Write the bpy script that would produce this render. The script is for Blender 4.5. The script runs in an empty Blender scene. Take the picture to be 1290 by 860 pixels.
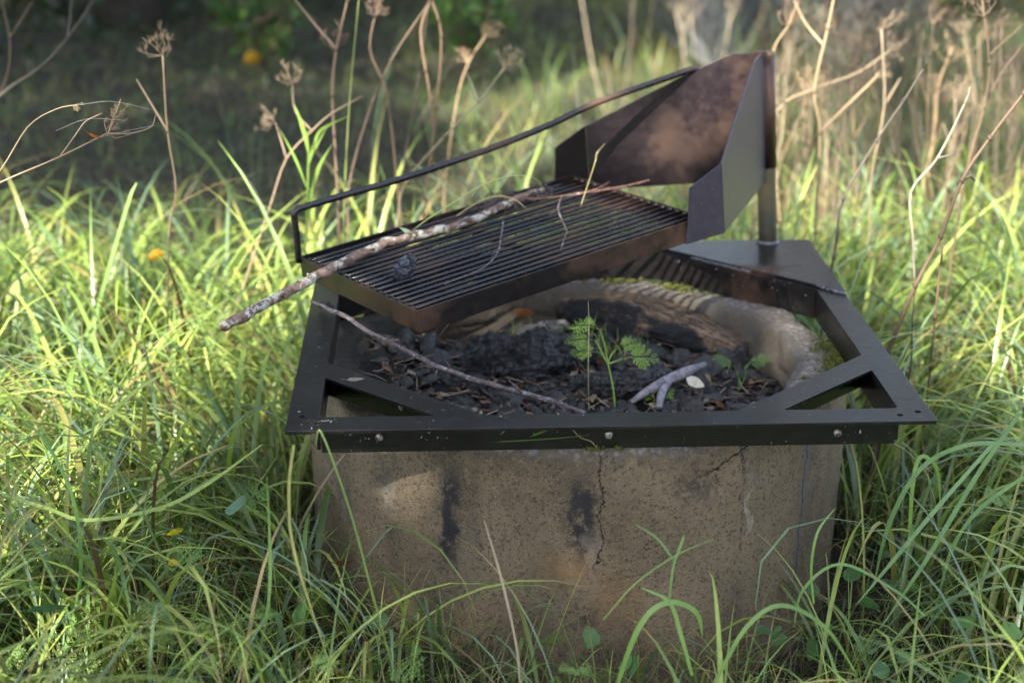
import bpy, math, random
import numpy as np
from mathutils import Vector, noise
from mathutils.geometry import tessellate_polygon
rng = np.random.default_rng(11); random.seed(7)
sc = bpy.context.scene
C = sc.collection
PI = math.pi
# ------------------------------------------------------------------ camera
F, PITCH, CAMH = 2255.06, 0.33194, 1.52187
cam_d = bpy.data.cameras.new('camera'); cam = bpy.data.objects.new('camera', cam_d); C.objects.link(cam)
cam.location = (0, 0, CAMH); cam.rotation_euler = (PI/2-PITCH, 0, 0)
cam_d.sensor_width = 36; cam_d.lens = 36*F/1290
cam_d.clip_start = .05; cam_d.clip_end = 400
cam_d.dof.use_dof = True; cam_d.dof.focus_distance = 2.97; cam_d.dof.aperture_fstop = 2.6
sc.camera = cam
sc.render.resolution_x = 1024; sc.render.resolution_y = 682
CP, SP = math.cos(PITCH), math.sin(PITCH)
O0 = np.array([0, 0, CAMH])
def ray(px, py):
    dx = (px-645)/F; dv = -(py-430)/F
    return np.array([dx, CP+dv*SP, -SP+dv*CP])
def atz(px, py, z):
    d = ray(px, py); return O0+d*((z-CAMH)/d[2])
def aty(px, py, Y):
    d = ray(px, py); return O0+d*(Y/d[1])
def atplane(px, py, p, n):
    d = ray(px, py); return O0+d*(((p-O0)@n)/(d@n))
# ------------------------------------------------------------------ helpers
def tag(o, label=None, cat=None, group=None, kind=None):
    if label: o['label'] = label
    if cat: o['category'] = cat
    if group: o['group'] = group
    if kind: o['kind'] = kind
    return o
def empty(name, loc, label, cat, group=None):
    o = bpy.data.objects.new(name, None); C.objects.link(o); o.location = loc; o.empty_display_size = .05
    bpy.context.view_layer.update()
    return tag(o, label, cat, group)
class MB:
    def __init__(s): s.v = []; s.f = []; s.n = 0; s.c = []
    def add(s, v, f, col=None):
        v = np.asarray(v, float).reshape(-1, 3)
        s.v.append(v); s.f += [tuple(int(i)+s.n for i in q) for q in f]
        s.n += len(v)
        if col is not None:
            col = np.asarray(col, float)
            s.c.append(np.broadcast_to(col, (len(v), 3)) if col.ndim == 1 else col)
    def tube(s, pts, rad, n=6, col=None, jit=0, smooth=0, cap=True):
        pts = np.asarray(pts, float); rad = np.broadcast_to(np.asarray(rad, float), (len(pts),)) if np.ndim(rad) == 0 else np.asarray(rad, float)
        if len(rad) != len(pts): rad = np.interp(np.linspace(0, 1, len(pts)), np.linspace(0, 1, len(rad)), rad)
        if smooth: pts, rad = spline(pts, rad, smooth)
        t = np.gradient(pts, axis=0); t /= np.linalg.norm(t, axis=1)[:, None]+1e-12
        up = np.array([0, 0, 1.]) if abs(t[0, 2]) < .9 else np.array([1., 0, 0])
        a = np.cross(t[0], up); a /= np.linalg.norm(a); V = []
        for i in range(len(pts)):
            a = a-t[i]*(a@t[i]); a /= np.linalg.norm(a)+1e-12; b = np.cross(t[i], a)
            ang = np.arange(n)*2*PI/n
            r = rad[i]*(1+(rng.uniform(-jit, jit, n) if jit else 0))
            V.append(pts[i]+np.outer(np.cos(ang)*r, a)+np.outer(np.sin(ang)*r, b))
        V = np.concatenate(V); f = []
        for i in range(len(pts)-1):
            for j in range(n):
                k = (j+1) % n; f.append((i*n+j, i*n+k, (i+1)*n+k, (i+1)*n+j))
        if cap: f.append(tuple(range(n-1, -1, -1))); f.append(tuple((len(pts)-1)*n+j for j in range(n)))
        s.add(V, f, col)
    def box(s, o, ax, ay, az):       # corner + three edge vectors
        o, ax, ay, az = map(lambda q: np.asarray(q, float), (o, ax, ay, az))
        if np.cross(ax, ay)@az < 0: ax, ay = ay, ax
        v = [o, o+ax, o+ax+ay, o+ay, o+az, o+ax+az, o+ax+ay+az, o+ay+az]
        s.add(v, [(0, 3, 2, 1), (4, 5, 6, 7), (0, 1, 5, 4), (1, 2, 6, 5), (2, 3, 7, 6), (3, 0, 4, 7)])
    def build(s, name, mat, parent=None, smooth=False, bevel=0):
        me = bpy.data.meshes.new(name)
        V = np.concatenate(s.v); me.from_pydata(V.tolist(), [], s.f)
        if s.c:
            at = me.color_attributes.new('col', 'FLOAT_COLOR', 'POINT')
            cc = np.concatenate(s.c); at.data.foreach_set('color', np.c_[cc, np.ones(len(cc))].astype(np.float32).ravel())
        if smooth: me.polygons.foreach_set('use_smooth', [True]*len(me.polygons))
        me.materials.append(mat); me.update()
        o = bpy.data.objects.new(name, me); C.objects.link(o)
        if parent:
            o.parent = parent
            chain = Vector((0, 0, 0)); q = parent
            while q: chain += q.location; q = q.parent
            o.location = -chain if parent else (0, 0, 0)
        if bevel:
            m = o.modifiers.new('bevel', 'BEVEL'); m.width = bevel; m.segments = 2; m.limit_method = 'ANGLE'; m.angle_limit = .6
        return o
def spline(p, r, k):
    if len(r) != len(p): r = np.interp(np.linspace(0, 1, len(p)), np.linspace(0, 1, len(r)), r)
    P = np.vstack([2*p[0]-p[1], p, 2*p[-1]-p[-2]]); out = []; ro = []
    for i in range(len(p)-1):
        a, b, c, d = P[i:i+4]
        for t in np.arange(k)/k:
            out.append(.5*(2*b+(c-a)*t+(2*a-5*b+4*c-d)*t*t+(3*b-a-3*c+d)*t**3)); ro.append(r[i]*(1-t)+r[i+1]*t)
    out.append(p[-1]); ro.append(r[-1]); return np.array(out), np.array(ro)
def fastmesh(name, V, Q, col, mat, smooth=True):      # V (n,3), Q (m,4) numpy
    me = bpy.data.meshes.new(name); V = V.astype(np.float32); k = Q.shape[1]
    me.vertices.add(len(V)); me.vertices.foreach_set('co', V.ravel())
    me.loops.add(Q.size); me.loops.foreach_set('vertex_index', Q.astype(np.int32).ravel())
    me.polygons.add(len(Q)); me.polygons.foreach_set('loop_start', np.arange(0, Q.size, k, dtype=np.int32))
    me.update(calc_edges=True)
    me.polygons.foreach_set('use_smooth', np.full(len(Q), smooth))
    at = me.color_attributes.new('col', 'FLOAT_COLOR', 'POINT')
    at.data.foreach_set('color', np.c_[col, np.ones(len(col))].astype(np.float32).ravel())
    me.materials.append(mat); me.update()
    o = bpy.data.objects.new(name, me); C.objects.link(o); return o
def child_shift(o): pass
# ------------------------------------------------------------------ materials
class NT:
    def __init__(s, name):
        s.m = bpy.data.materials.new(name); s.m.use_nodes = True; s.t = s.m.node_tree; s.t.nodes.clear()
        s.out = s.N('ShaderNodeOutputMaterial'); s.p = s.N('ShaderNodeBsdfPrincipled'); s.L(s.p.outputs[0], s.out.inputs[0])
        s.tc = s.N('ShaderNodeNewGeometry').outputs['Position']
    def N(s, k, **kw):
        n = s.t.nodes.new(k)
        for a, b in kw.items(): setattr(n, a, b)
        return n
    def L(s, a, b): s.t.links.new(a, b)
    def put(s, sock, v):
        if isinstance(v, (int, float)): sock.default_value = v
        elif isinstance(v, tuple): sock.default_value = (*v, 1) if len(v) == 3 and sock.type == 'RGBA' else v
        else: s.L(v, sock)
    def M(s, op, a, b=None, c=None, clamp=False):
        n = s.N('ShaderNodeMath', operation=op, use_clamp=clamp); s.put(n.inputs[0], a)
        if b is not None: s.put(n.inputs[1], b)
        if c is not None: s.put(n.inputs[2], c)
        return n.outputs[0]
    def noise(s, scale, detail=4, rough=.55, vec=None, stretch=None, dist=0):
        v = vec or s.tc
        if stretch:
            m = s.N('ShaderNodeVectorMath', operation='MULTIPLY'); s.L(v, m.inputs[0]); m.inputs[1].default_value = stretch; v = m.outputs[0]
        n = s.N('ShaderNodeTexNoise'); s.L(v, n.inputs['Vector']); n.inputs['Scale'].default_value = scale
        n.inputs['Detail'].default_value = detail; n.inputs['Roughness'].default_value = rough; n.inputs['Distortion'].default_value = dist
        return n.outputs['Fac']
    def ramp(s, f, lo, hi):
        n = s.N('ShaderNodeMapRange'); n.interpolation_type = 'SMOOTHSTEP'; s.put(n.inputs[0], f); n.inputs[1].default_value = lo; n.inputs[2].default_value = hi
        return n.outputs[0]
    def mix(s, f, a, b):
        n = s.N('ShaderNodeMix', data_type='RGBA'); s.put(n.inputs[0], f); s.put(n.inputs[6], a); s.put(n.inputs[7], b); return n.outputs[2]
    def mixf(s, f, a, b):
        n = s.N('ShaderNodeMix', data_type='FLOAT'); s.put(n.inputs[0], f); s.put(n.inputs[2], a); s.put(n.inputs[3], b); return n.outputs[0]
    def bump(s, h, st, dist=.01):
        n = s.N('ShaderNodeBump'); s.L(h, n.inputs['Height']); n.inputs['Strength'].default_value = st; n.inputs['Distance'].default_value = dist
        s.L(n.outputs[0], s.p.inputs['Normal']); return n
    def base(s, c): s.put(s.p.inputs['Base Color'], c)
    def rough(s, r): s.put(s.p.inputs['Roughness'], r)
    def attr(s, name='col'): return s.N('ShaderNodeAttribute', attribute_name=name).outputs['Color']
def mat_metal(name, base, rust_amt, rough=.42, specks=False, rust=(.13, .052, .022), spec=.5, bmp=.35):
    m = NT(name)
    n1 = m.noise(5, 5, .6); n2 = m.noise(60, 5, .65); n3 = m.noise(260, 2)
    rf = m.ramp(m.M('ADD', m.M('MULTIPLY', n1, .85), m.M('MULTIPLY', n2, .15)), .60-rust_amt*.35, .80-rust_amt*.28)
    c = m.mix(m.M('MULTIPLY', m.ramp(n2, .3, .75), .6), base, tuple(x*1.7+.003 for x in base))
    c = m.mix(rf, c, m.mix(n2, rust, tuple(x*.35 for x in rust)))
    r = m.mixf(rf, m.M('ADD', rough-.08, m.M('MULTIPLY', n2, .2)), .75)
    if specks:
        sp = m.ramp(m.noise(170, 2, .5), .70, .74); sp2 = m.ramp(m.noise(14, 2), .45, .62); k = m.M('MULTIPLY', sp, sp2)
        c = m.mix(k, c, (.42, .43, .45)); r = m.mixf(k, r, .6)
        dust = m.ramp(m.noise(24, 6, .7), .45, .8); c = m.mix(m.M('MULTIPLY', dust, .13), c, (.085, .072, .058))
    m.base(c); m.rough(r); m.put(m.p.inputs['Metallic'], 0.0); m.put(m.p.inputs['Specular IOR Level'], spec)
    m.bump(m.M('ADD', m.M('MULTIPLY', n3, .5), m.M('MULTIPLY', n2, .8)), bmp, .0012)
    return m.m
M_frame = mat_metal('painted_steel', (.0048, .0040, .0046), .10, .30, True)
M_shield = mat_metal('sooty_rusty_steel', (.0085, .0055, .0075), .40, .36, False, (.066, .034, .023))
M_tray = mat_metal('rusty_steel_frame', (.007, .0048, .0052), .46, .32, False, (.12, .05, .024))
M_bars = mat_metal('grate_bars_steel', (.006, .005, .0065), .46, .24, False, (.085, .038, .02), .7, .12)
M_post = mat_metal('weathered_post_steel', (.03, .028, .02), .62, .5, True, (.20, .15, .065))
M_outer = mat_metal('sky_tinted_steel', (.034, .028, .045), .02, .33, True)  # same steel as the frame, bluish sky reflection put into the base colour
M_bolt = NT('galvanised_bolt'); M_bolt.base(M_bolt.mix(M_bolt.ramp(M_bolt.noise(220), .45, .6), (.42, .42, .43), (.15, .09, .05))); M_bolt.rough(.45); M_bolt.put(M_bolt.p.inputs['Metallic'], .6)
M_bolt.bump(M_bolt.noise(300, 2), .3, .001); M_bolt = M_bolt.m
M_weld = NT('weld_bead'); M_weld.base(M_weld.mix(M_weld.noise(150), (.03, .03, .04), (.28, .28, .32))); M_weld.rough(.35); M_weld.put(M_weld.p.inputs['Metallic'], .6)
M_weld.bump(M_weld.noise(250, 2), .8, .002); M_weld = M_weld.m
RC = (.12, 3.15)
def mat_concrete():
    m = NT('old_concrete')
    sep = m.N('ShaderNodeSeparateXYZ'); m.L(m.tc, sep.inputs[0])
    x = m.M('SUBTRACT', sep.outputs[0], RC[0]); y = m.M('SUBTRACT', sep.outputs[1], RC[1]); z = sep.outputs[2]
    ang = m.M('MULTIPLY', m.M('ARCTAN2', y, x), 180/PI)
    big = m.noise(4, 6, .62); mid = m.noise(19, 6, .7); fine = m.noise(150, 4, .75); grit = m.noise(420, 2, .6)
    pv = m.N('ShaderNodeTexVoronoi'); m.L(m.tc, pv.inputs['Vector']); pv.inputs['Scale'].default_value = 70; pit = m.M('MULTIPLY', m.M('SUBTRACT', 1, m.ramp(pv.outputs['Distance'], .06, .15)), m.ramp(m.noise(23, 4), .53, .6))
    vert = m.noise(9, 5, .65, stretch=(1, 1, .12))
    c = m.mix(m.ramp(big, .3, .7), (.138, .099, .060), (.290, .218, .140))
    c = m.mix(m.M('MULTIPLY', m.ramp(vert, .45, .72), .6), c, (.085, .068, .05))
    c = m.mix(m.M('MULTIPLY', m.ramp(mid, .35, .7), .45), c, (.26, .20, .125))
    c = m.mix(m.M('MULTIPLY', m.ramp(fine, .50, .64), .75), c, (.035, .026, .019))
    c = m.mix(m.M('MULTIPLY', m.ramp(grit, .58, .68), .6), c, (.40, .33, .24))
    wob = m.M('MULTIPLY', m.M('SUBTRACT', m.noise(28, 5, .6), .5), 9)
    ragg = m.noise(45, 5, .75)
    def blot(a0, w, z0, z1, col, amt, fz=.03, thr=(.40, .55)):
        nonlocal c
        d = m.M('ABSOLUTE', m.M('SUBTRACT', m.M('ADD', ang, wob), a0))
        k = m.M('SUBTRACT', 1, m.ramp(d, w*.35, w))
        k = m.M('MULTIPLY', k, m.ramp(z, z0-fz, z0+fz)); k = m.M('MULTIPLY', k, m.M('SUBTRACT', 1, m.ramp(z, z1-fz, z1+fz)))
        k = m.M('MULTIPLY', k, m.ramp(ragg, *thr)); k = m.M('MULTIPLY', k, amt)
        c = m.mix(k, c, col)
    dk = (.022, .020, .024)
    blot(-116.8, 2.6, .20, .36, dk, 1, thr=(.35, .5)); blot(-115, 6, .22, .40, dk, .35)
    blot(-90.5, 3.6, .25, .37, dk, .95, thr=(.35, .5)); blot(-91, 1.4, .20, .30, dk, .7)
    blot(-68, 7, .32, .37, dk, .6); blot(-98, 60, .385, .45, (.06, .05, .042), .6)
    blot(-131, 2.2, .26, .31, (.42, .37, .30), .6); blot(-133, 4, .30, .38, (.07, .06, .055), .6)
    blot(-112.8, 2.4, .17, .28, (.20, .17, .14), .4); blot(-56.5, .9, .24, .33, (.45, .42, .37), .6)
    blot(-40, 2.4, .12, .40, (.12, .12, .14), .7); blot(-57, 3, .33, .45, (.12, .11, .11), .5)
    blot(-151, 8, .22, .30, (.26, .23, .19), .5, thr=(.48, .6)); blot(-146, 4, .2, .28, (.07, .065, .07), .6)
    blot(-97.5, 2.5, .27, .30, (.26, .2, .14), .5); blot(-94, 8, .19, .23, (.25, .15, .07), .8, .03, (.3, .6))  # last blot: warm sun fleck painted on the wall
    blot(-84, 7, .10, .19, (.26, .155, .08), .8, .04, (.28, .6)); blot(-88.5, 2, .16, .28, (.24, .21, .17), .45)  # first blot: lower sun fleck, also painted
    blot(-89, 3, .11, .14, dk, .7); blot(-100, 50, -.05, .10, (.12, .085, .055), .5, .05)
    # two real cracks
    def crack(a0, z0, z1, amp, w, sc_):
        wb = m.M('MULTIPLY', m.M('SUBTRACT', m.noise(sc_, 6, .7), .5), amp)
        d = m.M('ABSOLUTE', m.M('SUBTRACT', m.M('ADD', ang, wb), a0))
        k = m.M('SUBTRACT', 1, m.ramp(d, w*.4, w))
        return m.M('MULTIPLY', m.M('MULTIPLY', k, m.ramp(z, z0, z0+.02)), m.M('SUBTRACT', 1, m.ramp(z, z1-.005, z1)))
    ck = m.M('MAXIMUM', crack(-87.4, .2, .43, 7, .22, 22), m.M('MAXIMUM', crack(-40.5, .05, .42, 5, .16, 14), crack(-58, .2, .43, 9, .12, 20)))
    # oblique crack under the front right of the rim
    zz = m.M('ADD', m.M('MULTIPLY', m.M('ADD', ang, 62), .0036), .372)
    zz = m.M('ADD', zz, m.M('MULTIPLY', m.M('SUBTRACT', m.noise(24, 5, .65), .5), .05))
    k2 = m.M('SUBTRACT', 1, m.ramp(m.M('ABSOLUTE', m.M('SUBTRACT', z, zz)), .0007, .0022))
    k2 = m.M('MULTIPLY', k2, m.M('MULTIPLY', m.ramp(ang, -67, -64), m.M('SUBTRACT', 1, m.ramp(ang, -50, -47))))
    rr = m.M('SQRT', m.M('ADD', m.M('MULTIPLY', x, x), m.M('MULTIPLY', y, y)))
    outer = m.ramp(rr, .47, .48)
    ck = m.M('MULTIPLY', m.M('MAXIMUM', ck, k2), outer)
    c = m.mix(m.M('MULTIPLY', ck, .95), c, (.008, .007, .006))
    # paler chipped top face with coloured aggregate
    nrm = m.N('ShaderNodeSeparateXYZ'); m.L(m.N('ShaderNodeNewGeometry').outputs['Normal'], nrm.inputs[0])
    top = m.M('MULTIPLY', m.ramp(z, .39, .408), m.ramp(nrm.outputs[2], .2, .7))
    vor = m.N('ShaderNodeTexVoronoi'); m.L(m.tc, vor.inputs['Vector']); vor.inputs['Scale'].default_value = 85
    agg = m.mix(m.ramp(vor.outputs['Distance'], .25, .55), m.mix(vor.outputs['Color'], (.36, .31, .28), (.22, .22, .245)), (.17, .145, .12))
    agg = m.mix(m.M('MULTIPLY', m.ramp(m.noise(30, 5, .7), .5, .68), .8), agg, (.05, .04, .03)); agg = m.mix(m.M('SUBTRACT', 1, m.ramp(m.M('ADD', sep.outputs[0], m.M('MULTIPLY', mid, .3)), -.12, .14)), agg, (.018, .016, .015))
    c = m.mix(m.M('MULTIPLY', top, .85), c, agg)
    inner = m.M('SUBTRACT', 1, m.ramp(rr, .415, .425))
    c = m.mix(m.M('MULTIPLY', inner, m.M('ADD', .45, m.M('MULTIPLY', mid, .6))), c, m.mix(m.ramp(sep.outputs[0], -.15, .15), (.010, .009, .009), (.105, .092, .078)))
    c = m.mix(m.M('MULTIPLY', pit, .85), c, (.02, .016, .012))
    m.base(c); m.rough(m.M('ADD', .78, m.M('MULTIPLY', mid, .2)))
    h = m.M('ADD', m.M('MULTIPLY', mid, 1.2), m.M('ADD', m.M('MULTIPLY', fine, .9), m.M('MULTIPLY', grit, .5)))
    h = m.M('SUBTRACT', m.M('SUBTRACT', h, m.M('MULTIPLY', ck, 2.5)), m.M('MULTIPLY', pit, 1.2))
    m.bump(h, 1, .008)
    return m.m
M_conc = mat_concrete()
def mat_char(name, hi=(.022, .021, .025), grain=None, ash=.12, cw=.9):
    m = NT(name); n = m.noise(34, 6, .7); n2 = m.noise(130, 5, .7, stretch=grain)
    c = m.mix(m.ramp(n2, .35, .75), (.003, .003, .004), hi)
    c = m.mix(m.M('MULTIPLY', m.ramp(m.noise(22, 6, .75), .62, .76), ash*4), c, (.16, .155, .16))
    m.base(c); m.rough(m.M('ADD', .20, m.M('MULTIPLY', n, .35))); m.put(m.p.inputs['Specular IOR Level'], .8)
    vo = m.N('ShaderNodeTexVoronoi', feature='DISTANCE_TO_EDGE'); mp = m.N('ShaderNodeVectorMath', operation='MULTIPLY_ADD'); m.L(m.tc, mp.inputs[0]); mp.inputs[1].default_value = (.55, 1.5, 1.3); cv = m.N('ShaderNodeCombineXYZ'); m.L(m.M('MULTIPLY', n, .03), cv.inputs[0]); m.L(m.M('MULTIPLY', n2, .03), cv.inputs[1]); m.L(cv.outputs[0], mp.inputs[2]); m.L(mp.outputs[0], vo.inputs['Vector']); vo.inputs['Scale'].default_value = 62
    cr = m.ramp(vo.outputs['Distance'], 0, .10); m.base(m.mix(m.M('MULTIPLY', m.M('SUBTRACT', 1, cr), cw), c, (.001, .001, .001)))
    m.bump(m.M('ADD', m.M('ADD', n, n2), m.M('MULTIPLY', cr, 1.3*cw)), .9, .006); return m.m
M_char = mat_char('charcoal'); M_bits = mat_char('charcoal_bits_black', (.016, .014, .014), None, .22, 0.0); M_charlump = mat_char('blue_sheen_charcoal', (.07, .085, .15), None, .02)  # the lump's blue sky sheen is put into its colour
def mat_bed():
    m = NT('charcoal_and_soil'); n = m.noise(20, 6, .7); n2 = m.noise(140, 5, .75)
    c = m.mix(m.ramp(n2, .35, .7), (.004, .0035, .0035), (.015, .012, .010))
    c = m.mix(m.M('MULTIPLY', m.ramp(n, .52, .7), .75), c, m.mix(n2, (.022, .014, .009), (.06, .043, .03)))
    m.base(c); m.rough(.85); m.bump(m.M('ADD', n, n2), 1, .012); return m.m
M_bed = mat_bed()
def mat_wood_char():
    m = NT('half_burnt_wood')
    v = m.N('ShaderNodeTexCoord').outputs['Object']
    g = m.noise(16, 6, .7, v, (1, 9, 9), .6); n = m.noise(9, 5, .65, v); fi = m.noise(60, 4, .7, v, (1, 6, 6))
    wood = m.mix(m.ramp(g, .35, .68), (.035, .02, .013), (.34, .22, .13))
    so = m.N('ShaderNodeSeparateXYZ'); m.L(v, so.inputs[0])
    k = m.M('ADD', m.M('ADD', m.M('MULTIPLY', n, .6), m.M('MULTIPLY', fi, .4)), m.M('MULTIPLY', m.M('SUBTRACT', 1, m.ramp(so.outputs[0], -.02, .12)), .16))
    k = m.M('SUBTRACT', k, m.M('MULTIPLY', m.M('SUBTRACT', 1, m.ramp(so.outputs[1], -.055, -.03)), .2))
    c = m.mix(m.ramp(k, .46, .56), (.008, .008, .010), wood)
    m.base(c); m.rough(.7); m.bump(m.M('ADD', g, fi), 1, .008); return m.m
M_wood = mat_wood_char()
def mat_bark(name, a, b, lich, amt, scale=60):
    m = NT(name); n = m.noise(scale, 6, .7); n2 = m.noise(scale*3, 4, .7); l = m.noise(scale*.55, 5, .75)
    c = m.mix(m.ramp(n, .35, .65), a, b); c = m.mix(m.M('MULTIPLY', m.ramp(n2, .55, .7), .5), c, tuple(x*.4 for x in a))
    c = m.mix(m.ramp(l, .64-amt*.25, .69-amt*.25), c, lich)
    m.base(c); m.rough(.75); m.bump(m.M('ADD', n, m.M('ADD', n2, l)), .9, .003); return m.m
M_branch = mat_bark('birch_branch_bark', (.075, .042, .032), (.29, .19, .145), (.50, .475, .40), .55, 48)
M_branch2 = mat_bark('thin_branch_bark', (.07, .05, .05), (.22, .18, .18), (.42, .42, .45), .25, 110)
M_birch = mat_bark('birch_bark', (.10, .085, .08), (.42, .37, .33), (.02, .018, .015), .45, 45)
M_twig = mat_bark('dark_twig', (.05, .035, .035), (.17, .125, .12), (.25, .23, .22), .05, 120)
M_red = mat_bark('red_stem', (.11, .05, .042), (.19, .10, .08), (.4, .3, .25), .05, 90)
M_trunk = mat_bark('lichen_trunk_bark', (.05, .045, .042), (.10, .095, .092), (.15, .17, .175), .38, 16)
M_dark_trunk = mat_bark('spruce_bark', (.045, .035, .03), (.10, .08, .07), (.13, .14, .13), .1, 14)
def mat_leaf(name, trans=.35, rough=.45, use_attr=True, col=None, gloss=.5):
    m = NT(name); c = m.attr() if use_attr else col
    v = m.noise(40, 3)
    hs = m.N('ShaderNodeHueSaturation'); m.put(hs.inputs['Color'], c); m.put(hs.inputs['Value'], m.M('ADD', .78, m.M('MULTIPLY', v, .44)))
    c2 = hs.outputs[0]
    m.base(c2); m.rough(rough); m.put(m.p.inputs['Specular IOR Level'], gloss)
    tr = m.N('ShaderNodeBsdfTranslucent'); h2 = m.N('ShaderNodeHueSaturation'); m.L(c2, h2.inputs['Color']); h2.inputs['Value'].default_value = 1.5; h2.inputs['Saturation'].default_value = 1.1
    m.L(h2.outputs[0], tr.inputs[0])
    mx = m.N('ShaderNodeMixShader'); mx.inputs[0].default_value = trans; m.L(m.p.outputs[0], mx.inputs[1]); m.L(tr.outputs[0], mx.inputs[2]); m.L(mx.outputs[0], m.out.inputs[0])
    return m.m
M_grass = mat_leaf('grass_blades', .36, .38, gloss=.6)
M_leafc = mat_leaf('leaf_colour', .35, .45)
M_stalk = mat_leaf('dry_stalk', .05, .6, gloss=.3)
def mat_ground():
    m = NT('forest_soil'); n = m.noise(1.2, 6, .6); n2 = m.noise(14, 6, .7); n3 = m.noise(90, 5, .7)
    c = m.mix(m.ramp(n2, .35, .68), (.018, .014, .009), (.06, .045, .026))
    c = m.mix(m.M('MULTIPLY', m.ramp(n, .42, .6), .7), c, m.mix(n3, (.018, .028, .010), (.05, .06, .022)))
    c = m.mix(m.M('MULTIPLY', m.ramp(n3, .62, .72), .5), c, (.14, .10, .06))
    m.base(c); m.rough(.95); m.bump(m.M('ADD', n2, n3), 1, .03); return m.m
M_ground = mat_ground()
M_moss = NT('moss'); M_moss.base(M_moss.mix(M_moss.noise(60), (.06, .08, .012), (.20, .22, .04))); M_moss.rough(.95); M_moss.bump(M_moss.noise(400, 3), 1, .004); M_moss = M_moss.m
# ------------------------------------------------------------------ ground
def gz(x, y):
    return .035*np.sin(x*1.7+.4)*np.cos(y*1.3)+.02*np.sin(x*4.1+y*3.3)
def build_ground():
    g = np.concatenate([np.linspace(-60, -6, 28)[:-1], np.linspace(-6, 6, 97), np.linspace(6, 60, 28)[1:]])
    gy = np.concatenate([np.linspace(-60, -4, 28)[:-1], np.linspace(-4, 14, 145), np.linspace(14, 90, 30)[1:]])
    X, Y = np.meshgrid(g, gy); Z = gz(X, Y)+.012*np.sin(X*13)*np.sin(Y*11.3)
    V = np.stack([X, Y, Z], -1).reshape(-1, 3); nx = len(g); i = np.arange(len(gy)-1)[:, None]*nx+np.arange(nx-1)[None]
    Q = np.stack([i, i+1, i+nx+1, i+nx], -1).reshape(-1, 4)
    o = fastmesh('ground', V, Q, np.ones((len(V), 3)), M_ground); tag(o, 'dark forest soil under the grass', kind='structure')
build_ground()
# ------------------------------------------------------------------ concrete ring
RT = .42
def nz(x, y, z=0, s=1): return noise.noise(Vector((x*s, y*s, z*s)))
def build_ring():
    na = 420
    prof = [(.482, -.06), (.486, .0), (.489, .05), (.492, .1), (.495, .16), (.497, .22), (.499, .28), (.500, .33), (.500, .37), (.4985, .395), (.494, .408), (.486, .417), (.472, .420), (.455, .421), (.435, .421), (.411, .4195), (.404, .415), (.4015, .400), (.400, .385), (.399, .37), (.400, .362), (.409, .358), (.409, .354), (.399, .350), (.398, .33), (.398, .29), (.398, .24), (.40, .18)]
    V = []; np_ = len(prof)
    for i in range(na):
        a = 2*PI*i/na; ca, sa = math.cos(a), math.sin(a)
        chip = max(0, nz(ca*2.6, sa*2.6, 3.1, 2.2)+.12)*1.0; chip2 = max(0, nz(ca, sa, 9, 9)-.05)
        notch = max(0, nz(ca, sa, 5, 3.5)+.25)
        for j, (r, z) in enumerate(prof):
            dr = .004*nz(ca*.5, sa*.5, z, 8)+.0022*nz(ca*.5, sa*.5, z, 40); dz = 0
            if 8 <= j <= 13:
                w = (1, 1, 1, .8, .5, .2)[j-8]; dr -= w*(.020*chip*(j < 12)+.010*chip2); dz -= w*(.022*chip+.012*chip2)
            if 10 <= j <= 17: dz += .007*nz(ca*.5, sa*.5, .4, 9)+.005*nz(ca*.5, sa*.5, r*3, 40)+.003*nz(ca, sa, r*6, 60)
            if 13 <= j <= 19: dr += .012*nz(ca, sa, 2, 5)+.005*nz(ca, sa, 3, 14)+.003*nz(ca, sa, z*3, 40)
            if j in (20, 21, 22, 23):
                dz += .014*nz(ca, sa, 1, 4)+.006*nz(ca, sa, 1, 17)
            if j in (21, 22): dr -= .010*(1-min(1, notch*1.6))
            V.append((RC[0]+(r+dr)*ca, RC[1]+(r+dr)*sa, z+dz))
    f = []
    for i in range(na):
        k = (i+1) % na
        for j in range(np_-1): f.append((i*np_+j, k*np_+j, k*np_+j+1, i*np_+j+1))
    m = MB(); m.add(V, f); o = m.build('concrete_ring', M_conc, smooth=True)
    tag(o, 'stained brown grey concrete well ring standing in the grass as a fire pit', 'concrete ring')
build_ring()
def moss():
    P = []
    cs = [(-28, .47, 260), (-22, .475, 180), (-14, .48, 240), (-6, .484, 120), (-36, .46, 160), (2, .47, 90), (60, .44, 90), (78, .45, 80), (-88, .495, 25), (-60, .492, 30)]
    V = []; f = []; n = 0
    for a, r, k in cs:
        for _ in range(k):
            aa = math.radians(a+rng.normal(0, 3.6)); rr = min(r+rng.normal(0, .013), .495)
            c = np.array([RC[0]+rr*math.cos(aa), RC[1]+rr*math.sin(aa), RT+.002]); s = rng.uniform(.002, .0055)
            ico = rng.normal(size=(8, 3)); ico /= np.linalg.norm(ico, axis=1)[:, None]
            for t in range(6):
                d = rng.normal(size=3); d[2] = abs(d[2])+.3; d /= np.linalg.norm(d); q = np.cross(d, rng.normal(size=3)); q /= np.linalg.norm(q)
                V += [c-q*s*.5, c+q*s*.5, c+d*s*1.6]; f.append((n, n+1, n+2)); n += 3
    m = MB(); m.add(V, f); o = m.build('moss', M_moss); tag(o, 'yellow green moss tufts on the concrete rim', 'moss', kind='stuff')
moss()
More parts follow.
